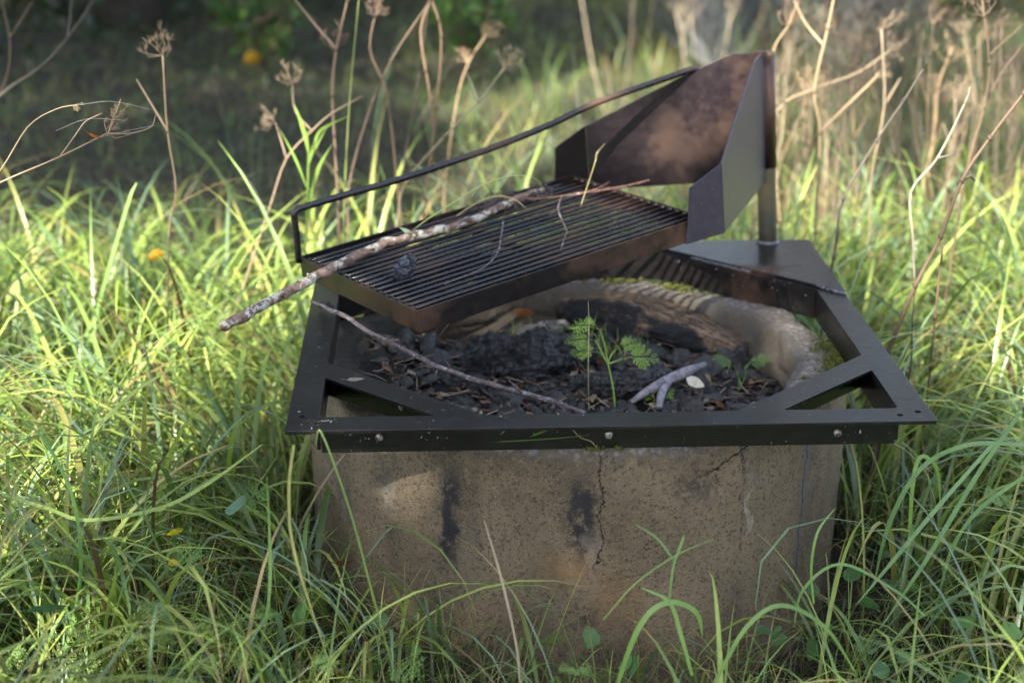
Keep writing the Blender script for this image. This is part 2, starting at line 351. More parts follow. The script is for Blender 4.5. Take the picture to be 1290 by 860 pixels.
# ------------------------------------------------------------------ steel frame on the ring
FC = np.array([.13742, 3.12997]); FY = .04396
def FW(a, b, z):
    c, s = math.cos(FY), math.sin(FY); return np.array([FC[0]+a*c-b*s, FC[1]+a*s+b*c, z])
def plate(mb, loops, z0, z1, fn=FW):
    flat = [[Vector((p[0], p[1], 0)) for p in L] for L in loops]; tris = tessellate_polygon(flat)
    pts = [p for L in loops for p in L]; n = len(pts)
    V = [fn(p[0], p[1], z1) for p in pts]+[fn(p[0], p[1], z0) for p in pts]
    f = []
    for t in tris:
        a, b, c = [pts[i] for i in t]
        if (b[0]-a[0])*(c[1]-a[1])-(b[1]-a[1])*(c[0]-a[0]) < 0: t = (t[0], t[2], t[1])
        f.append(tuple(t)); f.append((t[2]+n, t[1]+n, t[0]+n))
    o = 0
    for li, L in enumerate(loops):
        k = len(L); ar = sum(L[i][0]*L[(i+1) % k][1]-L[(i+1) % k][0]*L[i][1] for i in range(k))
        ccw = ar > 0; out = (li == 0)
        for i in range(k):
            a, b = o+i, o+(i+1) % k
            q = (a+n, b+n, b, a)
            if ccw != out: q = q[::-1]
            f.append(q)
        o += k
    mb.add(V, f)
def rnd_poly(P, r, k=3):       # rounded corners
    out = []; n = len(P)
    for i in range(n):
        p0, p1, p2 = map(np.array, (P[i-1], P[i], P[(i+1) % n])); a = p0-p1; b = p2-p1; a = a/np.linalg.norm(a); b = b/np.linalg.norm(b)
        s, e = p1+a*r, p1+b*r
        for t in np.linspace(0, 1, k+1): out.append(tuple((1-t)**2*s+2*t*(1-t)*p1+t*t*e))
    return out
def circ(a, b, r, n=12): return [(a+r*math.cos(2*PI*i/n), b+r*math.sin(2*PI*i/n)) for i in range(n)]
ZF = .48
root = empty('steel_frame', FW(0, 0, .42), 'dark square steel frame with corner braces and bent post lying on the concrete ring', 'steel frame')
O_ = .515; I_ = .465; J_ = .457
main = rnd_poly([(-I_, -.2), (-.205, -J_), (.205, -J_), (I_, -.2), (I_, .185), (.19, J_), (-.205, J_), (-I_, .2)], .006)
tri = [rnd_poly([(-I_, -.272), (-I_, -J_), (-.279, -J_)], .007), rnd_poly([(I_, -.276), (.277, -J_), (I_, -J_)], .007), rnd_poly([(-I_, .272), (-.279, J_), (-I_, J_)], .007)]
holes = [circ(-.492, -.452, .0055), circ(-.466-.0, -.482, .0055), circ(.461, -.487, .0055), circ(.493, -.474, .0055)]
mb = MB(); plate(mb, [rnd_poly([(-O_, -O_), (O_, -O_), (O_, O_), (-O_, O_)], .006, 3), main]+tri+holes, ZF-.006, ZF)
mb.build('top_flange', M_frame, root, bevel=.0012)
def beam(mb, p, q, th, z0, z1):
    p = np.array(p); q = np.array(q); d = (q-p)/np.linalg.norm(q-p); n = np.array([-d[1], d[0]])*th
    a = FW(*p, z0); mb.box(a, FW(*q, z0)-a, FW(*(p+n), z0)-a, [0, 0, z1-z0])
zt = ZF-.0062
for nm, p, q, th, z0 in [('front', (-.462, -J_+.0005), (.462, -J_+.0005), -.006, .4205), ('left', (-I_+.0005, -.451), (-I_+.0005, .451), .006, .4215), ('right', (I_-.0005, -.451), (I_-.0005, .451), -.006, .4215), ('back', (-.462, J_), (.462, J_), .006, .4205),
                 ('b', (-.4635, -.2012), (-.207, -.4555), -.006, .4225), ('b', (.4635, -.2012), (.207, -.4555), .006, .4225), ('b', (-.4635, .2012), (-.207, .4555), .006, .4225), ('b', (.4635, .1865), (.192, .4555), -.006, .4195)]:
    m = MB(); beam(m, p, q, th, z0, zt); m.build('lower_flange' if nm != 'b' else 'brace_flange', M_frame, root, bevel=.001)
m = MB(); plate(m, [rnd_poly([(.5145, .147), (.5165, .5165), (.147, .5165)], .004)], ZF+.0005, ZF+.0065); m.build('corner_plate', M_frame, root, bevel=.0012)
def bolt(px, py, b, zc=None):
    n = FW(0, -1, 0)-FW(0, 0, 0); p0 = FW(0, b, 0); P = atplane(px, py, p0, n); m = MB()
    t = np.linspace(0, 1, 4); R = .0068
    pts = [P+n*.0002, P+n*.003, P+n*.0045, P+n*.005]; m.tube(pts, [R, R, R*.8, R*.35], 14); return m.build('bolt', M_bolt, root, smooth=True)
for px, py in ((478, 550), (767, 547), (1055, 544.5)): bolt(px, py, -J_-.0055)
m = MB(); bl = MB()
for sx in (-1, 1):      # bolts on the brace flanges, seen through the corner cut-outs
    d = np.array([sx*.7071, -.7071]); c = np.array([sx*.345, -.345]); c = c+d*((.6705-abs(c[0])-abs(c[1]))/1.4142+.0)
    P = FW(c[0], c[1], .449); n = FW(d[0], d[1], 0)-FW(0, 0, 0); m2 = MB(); m2.tube([P, P+n*.003, P+n*.0045], [.0065, .0065, .003], 12); m2.build('bolt', M_bolt, root, smooth=True)
# weld beads
def weld(p, q, r=.0035):
    m = MB(); k = 40; P = np.array([p+(q-p)*t for t in np.linspace(0, 1, k)])+rng.normal(0, .0006, (k, 3)); m.tube(P, r*rng.uniform(.7, 1.25, k), 6); m.build('weld_bead', M_weld, root, smooth=True)
weld(FW(.468, .196, ZF+.003), FW(.516, .146, ZF+.002)); weld(FW(.355, .304, ZF+.001), FW(.25, .410, ZF+.001), .0025)
# post
PB, PT = np.array([.541, 3.650, ZF+.006]), np.array([.520, 3.681, .884])
m = MB(); k = 12; m.tube([PB+(PT-PB)*t for t in np.linspace(0, 1, k)], .0195, 24); m.build('post', M_post, root, smooth=True).modifiers.new('b', 'BEVEL').width = .0005
m = MB(); a = np.linspace(0, 2*PI, 30); P = np.stack([PB[0]+.021*np.cos(a), PB[1]+.021*np.sin(a), a*0+ZF+.008], 1)+rng.normal(0, .0006, (30, 3)); m.tube(P, .0035, 6, cap=False); m.build('weld_bead', M_weld, root, smooth=True)
# ------------------------------------------------------------------ swinging grate
TR = np.array([[-.8133, .5756, -.0852], [-.5733, -.8177, -.0569], [0, 0, 0]])
def rot(rz, ry, rx):
    c, s = math.cos, math.sin
    Z = np.array([[c(rz), -s(rz), 0], [s(rz), c(rz), 0], [0, 0, 1]]); Y = np.array([[c(ry), 0, s(ry)], [0, 1, 0], [-s(ry), 0, c(ry)]]); X = np.array([[1, 0, 0], [0, c(rx), -s(rx)], [0, s(rx), c(rx)]])
    return Z@Y@X
TR = rot(-2.5277, .1051, .0053); TO = np.array([.5278, 3.6568, .6757])
def TW(x, y, z): return TO+TR@np.array([x, y, z], float)
TN = TR[:, 2]
def TP(px, py, off=.004): return atplane(px, py, TO+TN*off, TN)
gr = empty('swing_grate', TW(.6, 0, -.04), 'rusty barred cooking grate with tall wind shield swung on the post above the pit', 'grate')
HW = .2085; U0, U1 = .350, .997; TD = .0415; th = .004
def tbox(mb, x0, x1, y0, y1, z0, z1):
    o = TW(x0, y0, z0); mb.box(o, TW(x1, y0, z0)-o, TW(x0, y1, z0)-o, TW(x0, y0, z1)-o)
for args in [(U0, U1, HW-th, HW, -TD, 0), (U0, U1, -HW, -HW+th, -TD, 0), (U1-th, U1+.0005, -HW+th, HW-th, -TD+.0004, -.0004), (U0-.0005, U0+th, -HW+th, HW-th, -TD+.0004, -.0004)]:
    m = MB(); tbox(m, *args); m.build('tray_rail', M_tray, gr, bevel=.001)
nb = 18
for i in range(nb):
    y = -HW+th+(i+1)*(2*HW-2*th)/(nb+1)+rng.normal(0, .0009); w = .0042; m = MB(); x = np.linspace(U0+th+.001, U1-th-.001, 13)
    bow = rng.normal(0, .0012)
    P = [TW(a, y+bow*math.sin(PI*(a-U0)/(U1-U0)), -.0055+bow*.8*math.sin(PI*(a-U0)/(U1-U0))) for a in x]
    m.tube(P, .0038, 10); m.build('grate_bar', M_bars, gr, smooth=True)
for x in (U1-th-.004, U0+th+.004):       # welded bar ends
    m = MB()
    for i in range(nb):
        y = -HW+th+(i+1)*(2*HW-2*th)/(nb+1); c = TW(x, y, -.003)
        m.tube([c-TR[:, 1]*.006, c, c+TR[:, 1]*.006], [.002, .0042, .002], 6, jit=.2)
    m.build('weld_bead', M_tray, gr, smooth=True)
m = MB(); tbox(m, .66, .672, -HW+th+.001, HW-th-.001, -.022, -.0115); m.build('cross_bar', M_tray, gr)
# wind shield : two plates meeting at the post, each bent into a flange beside the grate
def panel(name, P, nrm):     # P: world outline, thickness along nrm
    m = MB(); P = np.array(P); n = len(P); t = np.array(nrm)*.0035; V = np.concatenate([P, P+t])
    f = [tuple(range(n)), tuple(range(2*n-1, n-1, -1))]+[(i, i+n, (i+1) % n+n, (i+1) % n) for i in range(n)]
    m.add(V, [q[::-1] for q in f]); return m
bx, by = .3046, HW+.001
def side(s):
    nn = np.array([-by*s if False else by, 0, 0])
    d = np.array([bx, s*by, 0]); L = np.hypot(bx, by); d = d/L; nrm = TR@np.array([-d[1]*-s, d[0]*s, 0]) if True else None
    nrm = TR@(np.array([-abs(d[1]), s*d[0], 0]))      # outwards, away from the grate
    A = lambda t, z: TW(bx*t, s*by*t, z)
    plateA = [A(.004, -.056), A(.004, .2145), A(.16, .216), A(.20, .213), A(.45, .178), A(1, .093), A(1, -.0455)]
    pa = panel('p', plateA, nrm)
    nf = TR@np.array([0, s*1., 0])
    plateB = [TW(bx, s*by, -.0455), TW(bx, s*by, .093), TW(.3835, s*by, .0655), TW(.3905, s*by, .002), TW(.400, s*by, -.0425)]
    pb = panel('p', plateB, nf)
    pa.add(np.concatenate(pb.v), pb.f)
    return pa
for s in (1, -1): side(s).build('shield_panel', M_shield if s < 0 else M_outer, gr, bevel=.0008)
m = MB(); tbox(m, -.006, .012, -.012, .012, .205, .2165); m.build('shield_cap', M_tray, gr, bevel=.001)
# handle rod
a0 = TW(U1-.006, -HW+.004, -.004); e1 = TW(.111, -.076-.004, .190)
hd = e1-a0; hn = np.cross(hd, [0, 0, 1]); hn /= np.linalg.norm(hn)
pts = [TW(U1+.002, -HW-.002, -.012)]+[atplane(px, py, a0, hn) for px, py in ((374, 300), (371, 276), (371, 268), (374, 264.5), (381, 261.5), (430, 247), (500, 227), (570, 204), (640, 179), (700, 154), (740, 134.5), (775, 121), (840, 98.5), (868, 88.5), (880, 86.5))]
m = MB(); m.tube(pts, .0066, 12, smooth=4); m.build('handle_rod', M_bars, gr, smooth=True)
# sleeve round the post
m = MB(); q = PT-PB; m.tube([PB+q*.40, PB+q*.985], .0215, 24); m.build('sleeve', M_tray, gr, smooth=True)
# ------------------------------------------------------------------ pit contents
def bedz(x, y):
    r = math.hypot(x-RC[0], y-RC[1]); return .340+.022*nz(x, y, 0, 6)+.24*max(0, -(x-RC[0]+.08))*max(0, min(1, (RC[1]+.15-y)/.1+1))+.012*nz(x, y, 4, 21)-.06*max(0, (r-.30)/.1)*0+.006*nz(x, y, 1, 60)-.02*(r/.4)**2
def bed():
    n = 130; m = MB(); xs = np.linspace(-.405, .405, n); V = []; idx = {}; f = []
    for i, a in enumerate(xs):
        for j, b in enumerate(xs):
            if a*a+b*b < .41**2: idx[i, j] = len(V); V.append((RC[0]+a, RC[1]+b, bedz(RC[0]+a, RC[1]+b)))
    for (i, j) in idx:
        if all(k in idx for k in ((i+1, j), (i+1, j+1), (i, j+1))): f.append((idx[i, j], idx[i+1, j], idx[i+1, j+1], idx[i, j+1]))
    m.add(V, f); tag(m.build('ash_bed', M_bed, smooth=True), 'black bed of ash and soil filling the concrete ring', 'ash', kind='stuff')
bed()
def ico_pts(sub=3):
    import bmesh
    b = bmesh.new(); bmesh.ops.create_icosphere(b, subdivisions=sub, radius=1); V = np.array([v.co[:] for v in b.verts]); f = [tuple(v.index for v in q.verts) for q in b.faces]; b.free(); return V, f
IC2, IF2 = ico_pts(2); IC4, IF4 = ico_pts(5); IC3, IF3 = ico_pts(3)
def rrot():
    q = rng.normal(size=4); q /= np.linalg.norm(q); w, x, y, z = q
    return np.array([[1-2*(y*y+z*z), 2*(x*y-z*w), 2*(x*z+y*w)], [2*(x*y+z*w), 1-2*(x*x+z*z), 2*(y*z-x*w)], [2*(x*z-y*w), 2*(y*z+x*w), 1-2*(x*x+y*y)]])
def blocky(V, k=9, seed=0):     # cut a sphere with random planes -> angular lump
    r = np.random.default_rng(seed); D = r.normal(size=(k, 3)); D /= np.linalg.norm(D, axis=1)[:, None]; h = r.uniform(.5, .85, k); V = V.copy()
    for d, a in zip(D, h):
        s = V@d; m = s > a; V[m] -= np.outer(s[m]-a, d)
    return V
def chunks():
    m = MB(); shapes = [blocky(IC2, 8, s) for s in range(14)]
    for _ in range(900):
        a = rng.uniform(0, 2*PI); r = .385*math.sqrt(rng.uniform()); x, y = RC[0]+r*math.cos(a), RC[1]+r*math.sin(a)
        s = rng.gamma(2.0, .0055)+.003; s = min(s, .034)
        V = (shapes[rng.integers(14)]*np.array([1, rng.uniform(.5, 1), rng.uniform(.4, .8)])*s)@rrot().T+[x, y, bedz(x, y)+s*.25]; m.add(V, IF2)
    tag(m.build('charcoal_bits', M_bits), 'loose lumps of black charcoal scattered over the ash', 'charcoal', kind='stuff')
chunks()
def slabs():
    m = MB(); shapes = [blocky(IC3, 9, 40+s_) for s_ in range(10)]
    for _ in range(85):
        a = rng.uniform(0, 2*PI); q = .35*math.sqrt(rng.uniform()); x, y = RC[0]+q*math.cos(a), RC[1]+q*math.sin(a); L = rng.uniform(.018, .046)
        V = shapes[rng.integers(10)]*np.array([1, rng.uniform(.35, .6), rng.uniform(.2, .4)])*L
        V = V*(1+.25*np.array([nz(v[0]*90, v[1]*60+_, v[2]*60) for v in V]))[:, None]
        V = V@rot(rng.uniform(0, 2*PI), rng.normal(0, .3), rng.normal(0, .4)).T+[x, y, bedz(x, y)+L*.22]; m.add(V, IF3)
    tag(m.build('charred_flakes', M_bits), 'larger flat slabs of charred wood strewn through the fire bed', 'charcoal', kind='stuff')
slabs()
def litter():
    m = MB()
    for _ in range(620):
        a = rng.uniform(0, 2*PI); r = .37*math.sqrt(rng.uniform()); x, y = RC[0]+r*math.cos(a), RC[1]+r*math.sin(a); h = rng.uniform(0, 2*PI); L = rng.uniform(.015, .07)
        z = bedz(x, y)+rng.uniform(.004, .02); d = np.array([math.cos(h), math.sin(h), rng.uniform(-.25, .35)])*L
        c = [(.10, .06, .045), (.20, .13, .09), (.05, .035, .03), (.26, .20, .14)][rng.integers(4)]
        P = np.array([[x, y, z], [x, y, z]+d*.5+rng.normal(0, L*.08, 3), [x, y, z]+d]); m.tube(P, rng.uniform(.0005, .0014), 4, c)
    for _ in range(330):       # dead leaf scraps
        a = rng.uniform(0, 2*PI); r = .37*math.sqrt(rng.uniform()); x, y = RC[0]+r*math.cos(a), RC[1]+r*math.sin(a); s = rng.uniform(.005, .016)
        P = np.array([[-1, 0, .1], [-.3, -.5, .25], [.5, -.45, .1], [1, 0, .35], [.4, .5, .15], [-.4, .45, .3]])*s@rot(rng.uniform(0, 6), rng.normal(0, .4), rng.normal(0, .4)).T+[x, y, bedz(x, y)+.01]
        c = [(.16, .09, .055), (.24, .13, .07), (.10, .065, .045), (.22, .18, .13)][rng.integers(4)]; m.add(P, [(0, 1, 2, 3), (0, 3, 4, 5)], c)
    tag(m.build('litter', M_stalk), 'fine dead twigs and leaf scraps lying on the charcoal', 'litter', kind='stuff')
litter()
def log(name, P, R, mat, label, cat, seed, crack=.18, freq=26, flat=1., nn=40, k=60):
    P = np.array(P, float); c = P.mean(0); Pl, Rl = spline(P, np.array(R), max(2, k//(len(P)-1)))
    d = P[-1]-P[0]; ang = math.atan2(d[1], d[0]); t = np.gradient(Pl, axis=0); t /= np.linalg.norm(t, axis=1)[:, None]; V = []
    for i in range(len(Pl)):
        s = np.cross(t[i], [0, 0, 1]); s /= np.linalg.norm(s); u = np.cross(s, t[i]); e = min(1, min(i, len(Pl)-1-i)/4+.55)
        for j in range(nn):
            a = 2*PI*j/nn; L = i/len(Pl)*len(P)
            cr = abs(nz(i*.10, math.cos(a)*.5, math.sin(a)*.5+seed, 2.2)); gr_ = nz(i*.03, math.cos(a)*2.2, math.sin(a)*2.2+seed, 2)
            blk = math.floor((i+6*nz(j*.15, seed, 0))/5); bb = nz(blk*3.1, math.floor(j/4+seed)*2.3, seed, 1.3)
            r = Rl[i]*e*(1+crack*(cr*1.2+bb*1.15)-crack*.4+.12*gr_)
            V.append(Pl[i]+s*math.cos(a)*r+u*math.sin(a)*r*flat)
    f = []
    for i in range(len(Pl)-1):
        for j in range(nn): q = (j+1) % nn; f.append((i*nn+j, (i+1)*nn+j, (i+1)*nn+q, i*nn+q))
    f.append(tuple(range(nn))); f.append(tuple((len(Pl)-1)*nn+j for j in range(nn-1, -1, -1)))
    R3 = rot(ang, 0, 0); V = (np.array(V)-c)@R3; m = MB(); m.add(V, f); o = m.build(name, mat); o.location = c; o.rotation_euler = (0, 0, ang); tag(o, label, cat); return o
B = lambda px, py, z: atz(px, py, z)
log('burnt_log', [B(715, 384, .362), B(795, 400, .372), B(872, 420, .365), B(936, 444, .352)], [.060, .084, .072, .028], M_wood, 'thick half burnt log with bare brown grain against the rear pit wall', 'log', 1.5, .16, flat=.56)
log('charred_log', [B(580, 465, .362), B(660, 458, .376), B(738, 443, .368)], [.034, .054, .042], M_char, 'black blocky charred log in the middle of the pit', 'log', 4.2, .34)
log('charred_log', [B(592, 436, .36), B(625, 438, .365), B(652, 438, .36)], [.022, .030, .022], M_char, 'short black charred log chunk under the grate edge', 'log', 7.7, .36, k=34)
log('charred_log', [B(715, 488, .356), B(790, 485, .364), B(838, 478, .357)], [.022, .030, .020], M_char, 'slim black charred log in front of the brown log', 'log', 9.1, .34)
log('charred_log', [B(500, 472, .360), B(560, 485, .364), B(610, 494, .356)], [.022, .032, .022], M_char, 'black charred log piece behind the front left brace', 'log', 12.4, .36)
log('charred_log', [B(645, 500, .335), B(700, 497, .342), B(742, 505, .337)], [.014, .020, .014], M_char, 'small charred log end just behind the middle of the front rail', 'log', 15.4, .36, k=36)
log('birch_log', [B(650, 421, .352), B(680, 414, .358), B(716, 410, .355)], [.013, .0145, .013], M_birch, 'short white birch log scrap beneath the grate', 'birch log', 3.3, .07, k=30)
def branch(name, P, R, mat, label, cat, n=10, k=6, jit=.08, extra=None, wob=0, parent=None):
    m = MB(); P = np.array(P, float); p2, r2 = spline(P, np.array(R, float), k)
    if wob: p2 = p2+np.array([[nz(i*.31, 7, name.__len__()), nz(i*.31, 2, 9), nz(i*.31, 5, 5)] for i in range(len(p2))])*wob
    if jit: r2 = r2*(1+jit*np.array([nz(i*.27, 3, 3)*1.2 for i in range(len(r2))]))
    m.tube(p2, r2, n, jit=jit*.3)
    if extra:
        for q, r in extra: m.tube(q, r, 5, smooth=3)
    o = m.build(name, mat, parent, smooth=True)
    if label: tag(o, label, cat)
    return o
branch('driftwood_stick', [B(888, 459, .374), B(862, 470, .374), B(838, 481, .370), B(812, 495, .360), B(795, 507, .350)], [.006, .011, .0115, .008, .004], mat_bark('grey_wood', (.12, .11, .12), (.30, .28, .31), (.05, .045, .045), .2, 50), 'smooth grey forked stick lying in the right part of the pit', 'stick', extra=[([B(842, 480, .371), B(834, 495, .366), B(830, 514, .352)], [.009, .009, .007])])
branch('thin_branch', [B(392, 379, .497), B(424, 393, .494), B(470, 420, .478), B(520, 446, .45), B(575, 471, .43), B(630, 487, .41), B(690, 504, .385), B(738, 520, .36)], [.0025, .0042, .0042, .0045, .0045, .005, .005, .004], M_branch2, 'thin dark branch slanting from the left rail down into the pit', 'branch', extra=[([B(656, 494, .402), B(648, 485, .42), B(640, 478, .43)], [.002, .0015, .001]), ([B(690, 504, .385), B(708, 514, .37), B(722, 528, .355)], [.0018, .0012, .0008])], wob=.004)
# ------------------------------------------------------------------ things on the grate
TPo = TP
bp = [TP(282, 411, .020), TP(330, 385, .019), TP(382, 357, .018), TP(420, 337, .017), TP(470, 313, .017), TP(520, 297, .016), TP(570, 286, .015), TP(620, 266, .014), TP(655, 249, .013), TP(684, 238, .012)]
st = empty('birch_branch', bp[5], 'lichen covered birch branch resting across the grate with its broken end jutting left', 'branch')
branch('limb', bp, [.0095, .0090, .0088, .0092, .0088, .0085, .0080, .0075, .0065, .0052], M_branch, None, None, n=14, k=10, jit=.16, wob=.005, parent=st)
for px, py, dx, dy, L in [(393, 351, -10, -10, 8), (355, 373, 4, -7, 4), (470, 314, 2, -5, 4), (560, 288, 8, 8, 6)]:
    m = MB(); a = TP(px, py, .024); b = TP(px+dx*.6, py+dy*.6, .032); m.tube([a, (a+b)/2+[0, 0, .002], b], [.0045, .003, .0018], 6)
    m.build('side_spur', M_branch, st, smooth=True)
# dense fine twigs at the thin end
m = MB()
for _ in range(85):
    px = rng.uniform(592, 690); py = 262-(px-592)*.25+rng.normal(0, 3)
    a = TP(px, py, rng.uniform(.008, .016)); h = rng.uniform(0, 2*PI); P = [a]; dd = np.array([math.cos(h), math.sin(h), rng.normal(0, .25)])
    for s in range(4): dd = dd+rng.normal(0, .45, 3); dd[2] -= .1; dd /= np.linalg.norm(dd); P.append(P[-1]+dd*rng.uniform(.007, .016))
    P = np.array(P); hgt = (P-TO)@TN; P = P+np.outer(np.clip(.003-hgt, 0, None), TN); m.tube(P, [.0016, .0012, .001, .0008, .0006], 4)
m.build('fine_twigs', M_twig, st)
m = MB(); m.tube([TP(634, 278, .01), TP(631, 300, .008), TP(627, 318, .006), TP(612, 335, .006), TP(592, 345, .006), TP(560, 358, .004)], [.0013, .0016, .0017, .0013, .001, .0006], 5, smooth=4); m.tube([TP(628, 313, .006), TP(620, 322, .02)], [.001, .0006], 4); m.build('hanging_twig', M_branch2, st)
m = MB(); m.tube([TP(708, 247, .01), TP(703, 262, .012), TP(707, 275, .008), TP(714, 291, .006), TP(711, 300, .005), TP(706, 316, .004)], [.0018, .0016, .0016, .0015, .0012, .0009], 5, smooth=3); m.tube([TP(704, 261, .012), TP(698, 267, .014), TP(692, 270, .012)], [.001, .001, .0006], 4)
tag(m.build('twig', M_branch2), 'small crooked brown twig on the grate right of the branch', 'twig')
m = MB(); m.tube([TP(640, 252, .010), TP(690, 249, .012), TP(735, 243, .014), TP(785, 235, .018), TP(818, 227, .032)], [.0012, .0018, .0020, .0024, .0018], 6, smooth=4); m.tube([TP(733, 243, .014), TP(752, 238, .02), TP(768, 229, .012)], [.0014, .0014, .001], 5)
tag(m.build('red_stem', M_red), 'thin red stem lying across the bars near the wind shield', 'stem')
def lump(px, py, L, label, seed, off, sx=(1, .75, .7), ax=None):
    V = blocky(IC3, 12, seed)*np.array(sx)*L
    rid = np.array([nz(v[0]/L*2.4, v[1]/L*.6, v[2]/L*5.5+seed) for v in V]); V = V*(1+.22*rid[:, None]); R3 = rot(*ax) if ax else rrot()
    c = TP(px, py, off); m = MB(); m.add(V@R3.T+c, IF3); tag(m.build('charcoal_lump', M_charlump), label, 'charcoal')
lump(512, 337, .031, 'faceted charcoal lump with painted blue sheen sitting on the grate', 21, .015, (.72, .70, 1.0), (.5, .35, .3))
V = blocky(IC3, 12, 5)*np.array([.022, .010, .009]); V *= (1+.25*np.array([nz(v[0]*160, v[1]*40, v[2]*200) for v in V]))[:, None]
m = MB(); m.add(V@rot(-.5, 0, 0).T+atz(409, 385, .492), IF3); tag(m.build('charcoal_lump', M_char), 'flat charcoal sliver on the left rail of the frame', 'charcoal')
# ------------------------------------------------------------------ leaves & small plants
def leaf(name, c, L, w, col, label, rz, rx=.2, ry=.1, curl=.3, cat='leaf', serr=0):
    n = 9; V = []; f = []
    for i in range(n):
        t = i/(n-1); ww = w*math.sin(PI*min(.999, t**.8))**.8+.0002
        if serr and i % 2: ww *= 1-serr
        z = curl*L*(t-.5)**2
        V += [(L*(t-.5), -ww, z+ww*.35), (L*(t-.5), 0, z), (L*(t-.5), ww, z+ww*.35)]
    for i in range(n-1):
        a = i*3; f += [(a, a+3, a+4, a+1), (a+1, a+4, a+5, a+2)]
    V = np.array(V)@rot(rz, ry, rx).T+c; m = MB(); cc = np.array(col)*rng.uniform(.8, 1.15, (len(V), 1)); m.add(V, f, cc); m.tube([V[1], V[1]-(V[4]-V[1])*2.4], .0008, 4, tuple(np.array(col)*.6))
    o = m.build(name, M_leafc, smooth=True); tag(o, label, cat); return o
leaf('fallen_leaf', atz(448, 479, .485), .030, .007, (.24, .22, .16), 'pale dry leaf lying on the front left brace', .25, .2, 0, serr=.3)
leaf('fallen_leaf', B(876, 483, .372), .038, .011, (.62, .57, .46), 'white folded dead leaf among the charcoal at the right', -.5, .6, .3, .5)
leaf('fallen_leaf', B(826, 512, .345), .032, .007, (.50, .46, .33), 'cream dead leaf just behind the front rail', .3, .3, .2, .4)
leaf('fallen_leaf', B(662, 398, .372), .048, .015, (.30, .13, .055), 'curled orange brown leaf beneath the grate edge', .4, -.9, .3, .9)
leaf('fallen_leaf', B(640, 512, .34), .035, .011, (.20, .12, .08), 'small brown leaf behind the front rail left of centre', .9, .3, .2, .4)
leaf('fallen_leaf', B(483, 447, .36), .035, .010, (.34, .19, .09), 'tan curled leaf under the thin branch', -.6, .6, .3, .8)
leaf('fallen_leaf', B(905, 512, .345), .04, .012, (.24, .13, .085), 'reddish brown leaf behind the right part of the front rail', 1.4, .5, .3, .8)
leaf('fallen_leaf', B(912, 455, .345), .03, .012, (.22, .10, .05), 'dark red brown leaf below the end of the thick log', .4, -.7, .3, .5)
leaf('fallen_leaf', B(757, 457, .36), .022, .007, (.30, .13, .06), 'tiny orange brown leaf in front of the thick log', .4, -.7, .3, .5)
leaf('fallen_leaf', aty(198, 323, 3.9), .038, .018, (.62, .30, .04), 'orange autumn leaf caught in the grass left of the grate', .6, -1.1, .1, .3, serr=.15)
leaf('fallen_leaf', aty(222, 672, 2.72), .034, .014, (.75, .60, .04), 'ragged yellow leaf in the lower left grass', .8, -.8, .1, .4, serr=.2)
leaf('fallen_leaf', aty(219, 711, 2.62), .020, .011, (.85, .55, .04), 'small bright yellow leaf below the ragged one', .2, -1.0, .1, .4)
leaf('fallen_leaf', aty(432, 711, 2.66), .026, .010, (.10, .045, .02), 'dark brown leaf against the left foot of the ring', .3, -.9, .1, .5)
leaf('fallen_leaf', aty(118, 173, 3.0), .026, .006, (.42, .13, .04), 'rust coloured leaf caught on the drooping umbel stalk', -.5, -.9, .1, .6)
leaf('fallen_leaf', aty(318, 75, 8.0), .08, .04, (.50, .28, .03), 'yellow leaf glowing in the dark background', .5, -1.1, .1, .2)
leaf('broad_leaf', aty(300, 640, 2.66), .075, .018, (.10, .19, .11), 'blue green pointed leaf beside the left of the ring', 2.3, -.7, .5, .3)
leaf('broad_leaf', aty(60, 770, 2.35), .06, .022, (.05, .12, .06), 'dark green oval leaf at the bottom left', .3, -.6, 0, .3)
def frond_mesh(L, pairs=7, seed=0, droop=.5):     # bipinnate leaf along +x, in xy-plane, local ; returns V, quads
    r = np.random.default_rng(seed); V = []; Q = []
    def leaflet(p, d, l, w):
        s = np.array([-d[1], d[0], 0]); s = s/np.linalg.norm(s); n = len(V)
        V.extend([p, p+d*l*.45-s*w+[0, 0, w*.3], p+d*l, p+d*l*.45+s*w+[0, 0, w*.3]]); Q.append((n, n+1, n+2, n+3))
    def axis(t): return np.array([L*t, 0, -droop*L*.5*t*t])
    for i in range(pairs):
        t = .28+.72*i/pairs; pl = L*.42*(1-(t-.28)/.8)**.9+L*.05
        for s in (-1, 1):
            a = math.radians(62-14*t)*s+r.normal(0, .08); d = np.array([math.cos(a), math.sin(a), r.normal(0, .12)]); p0 = axis(t)
            k = max(2, int(5*(1-t))+2)
            for j in range(k):
                u = (j+1)/(k+.3); p = p0+d*pl*u+[0, 0, -.15*pl*u*u]; l = pl*.34*(1.1-u*.5)
                for s2 in (-1, 1):
                    a2 = a+s2*math.radians(50); leaflet(p, np.array([math.cos(a2), math.sin(a2), r.normal(0, .25)]), l, l*.20)
            leaflet(p0+d*pl*.95, d, pl*.22, pl*.06)
            n = len(V); wv = np.array([-d[1], d[0], 0])*L*.004; e = p0+d*pl; V.extend([p0-wv, p0+wv, e+wv, e-wv]); Q.append((n, n+1, n+2, n+3))
    p0 = axis(.96); leaflet(p0, np.array([1, 0, 0]), L*.1, L*.022)
    for i in range(6):
        a, b = axis(i/6), axis((i+1)/6); n = len(V); w = np.array([0, L*.007, 0]); V.extend([a-w, a+w, b+w, b-w]); Q.append((n, n+1, n+2, n+3))
    return np.array(V), np.array(Q)
FR = [frond_mesh(1, 7, s, .35+.2*s) for s in range(4)]
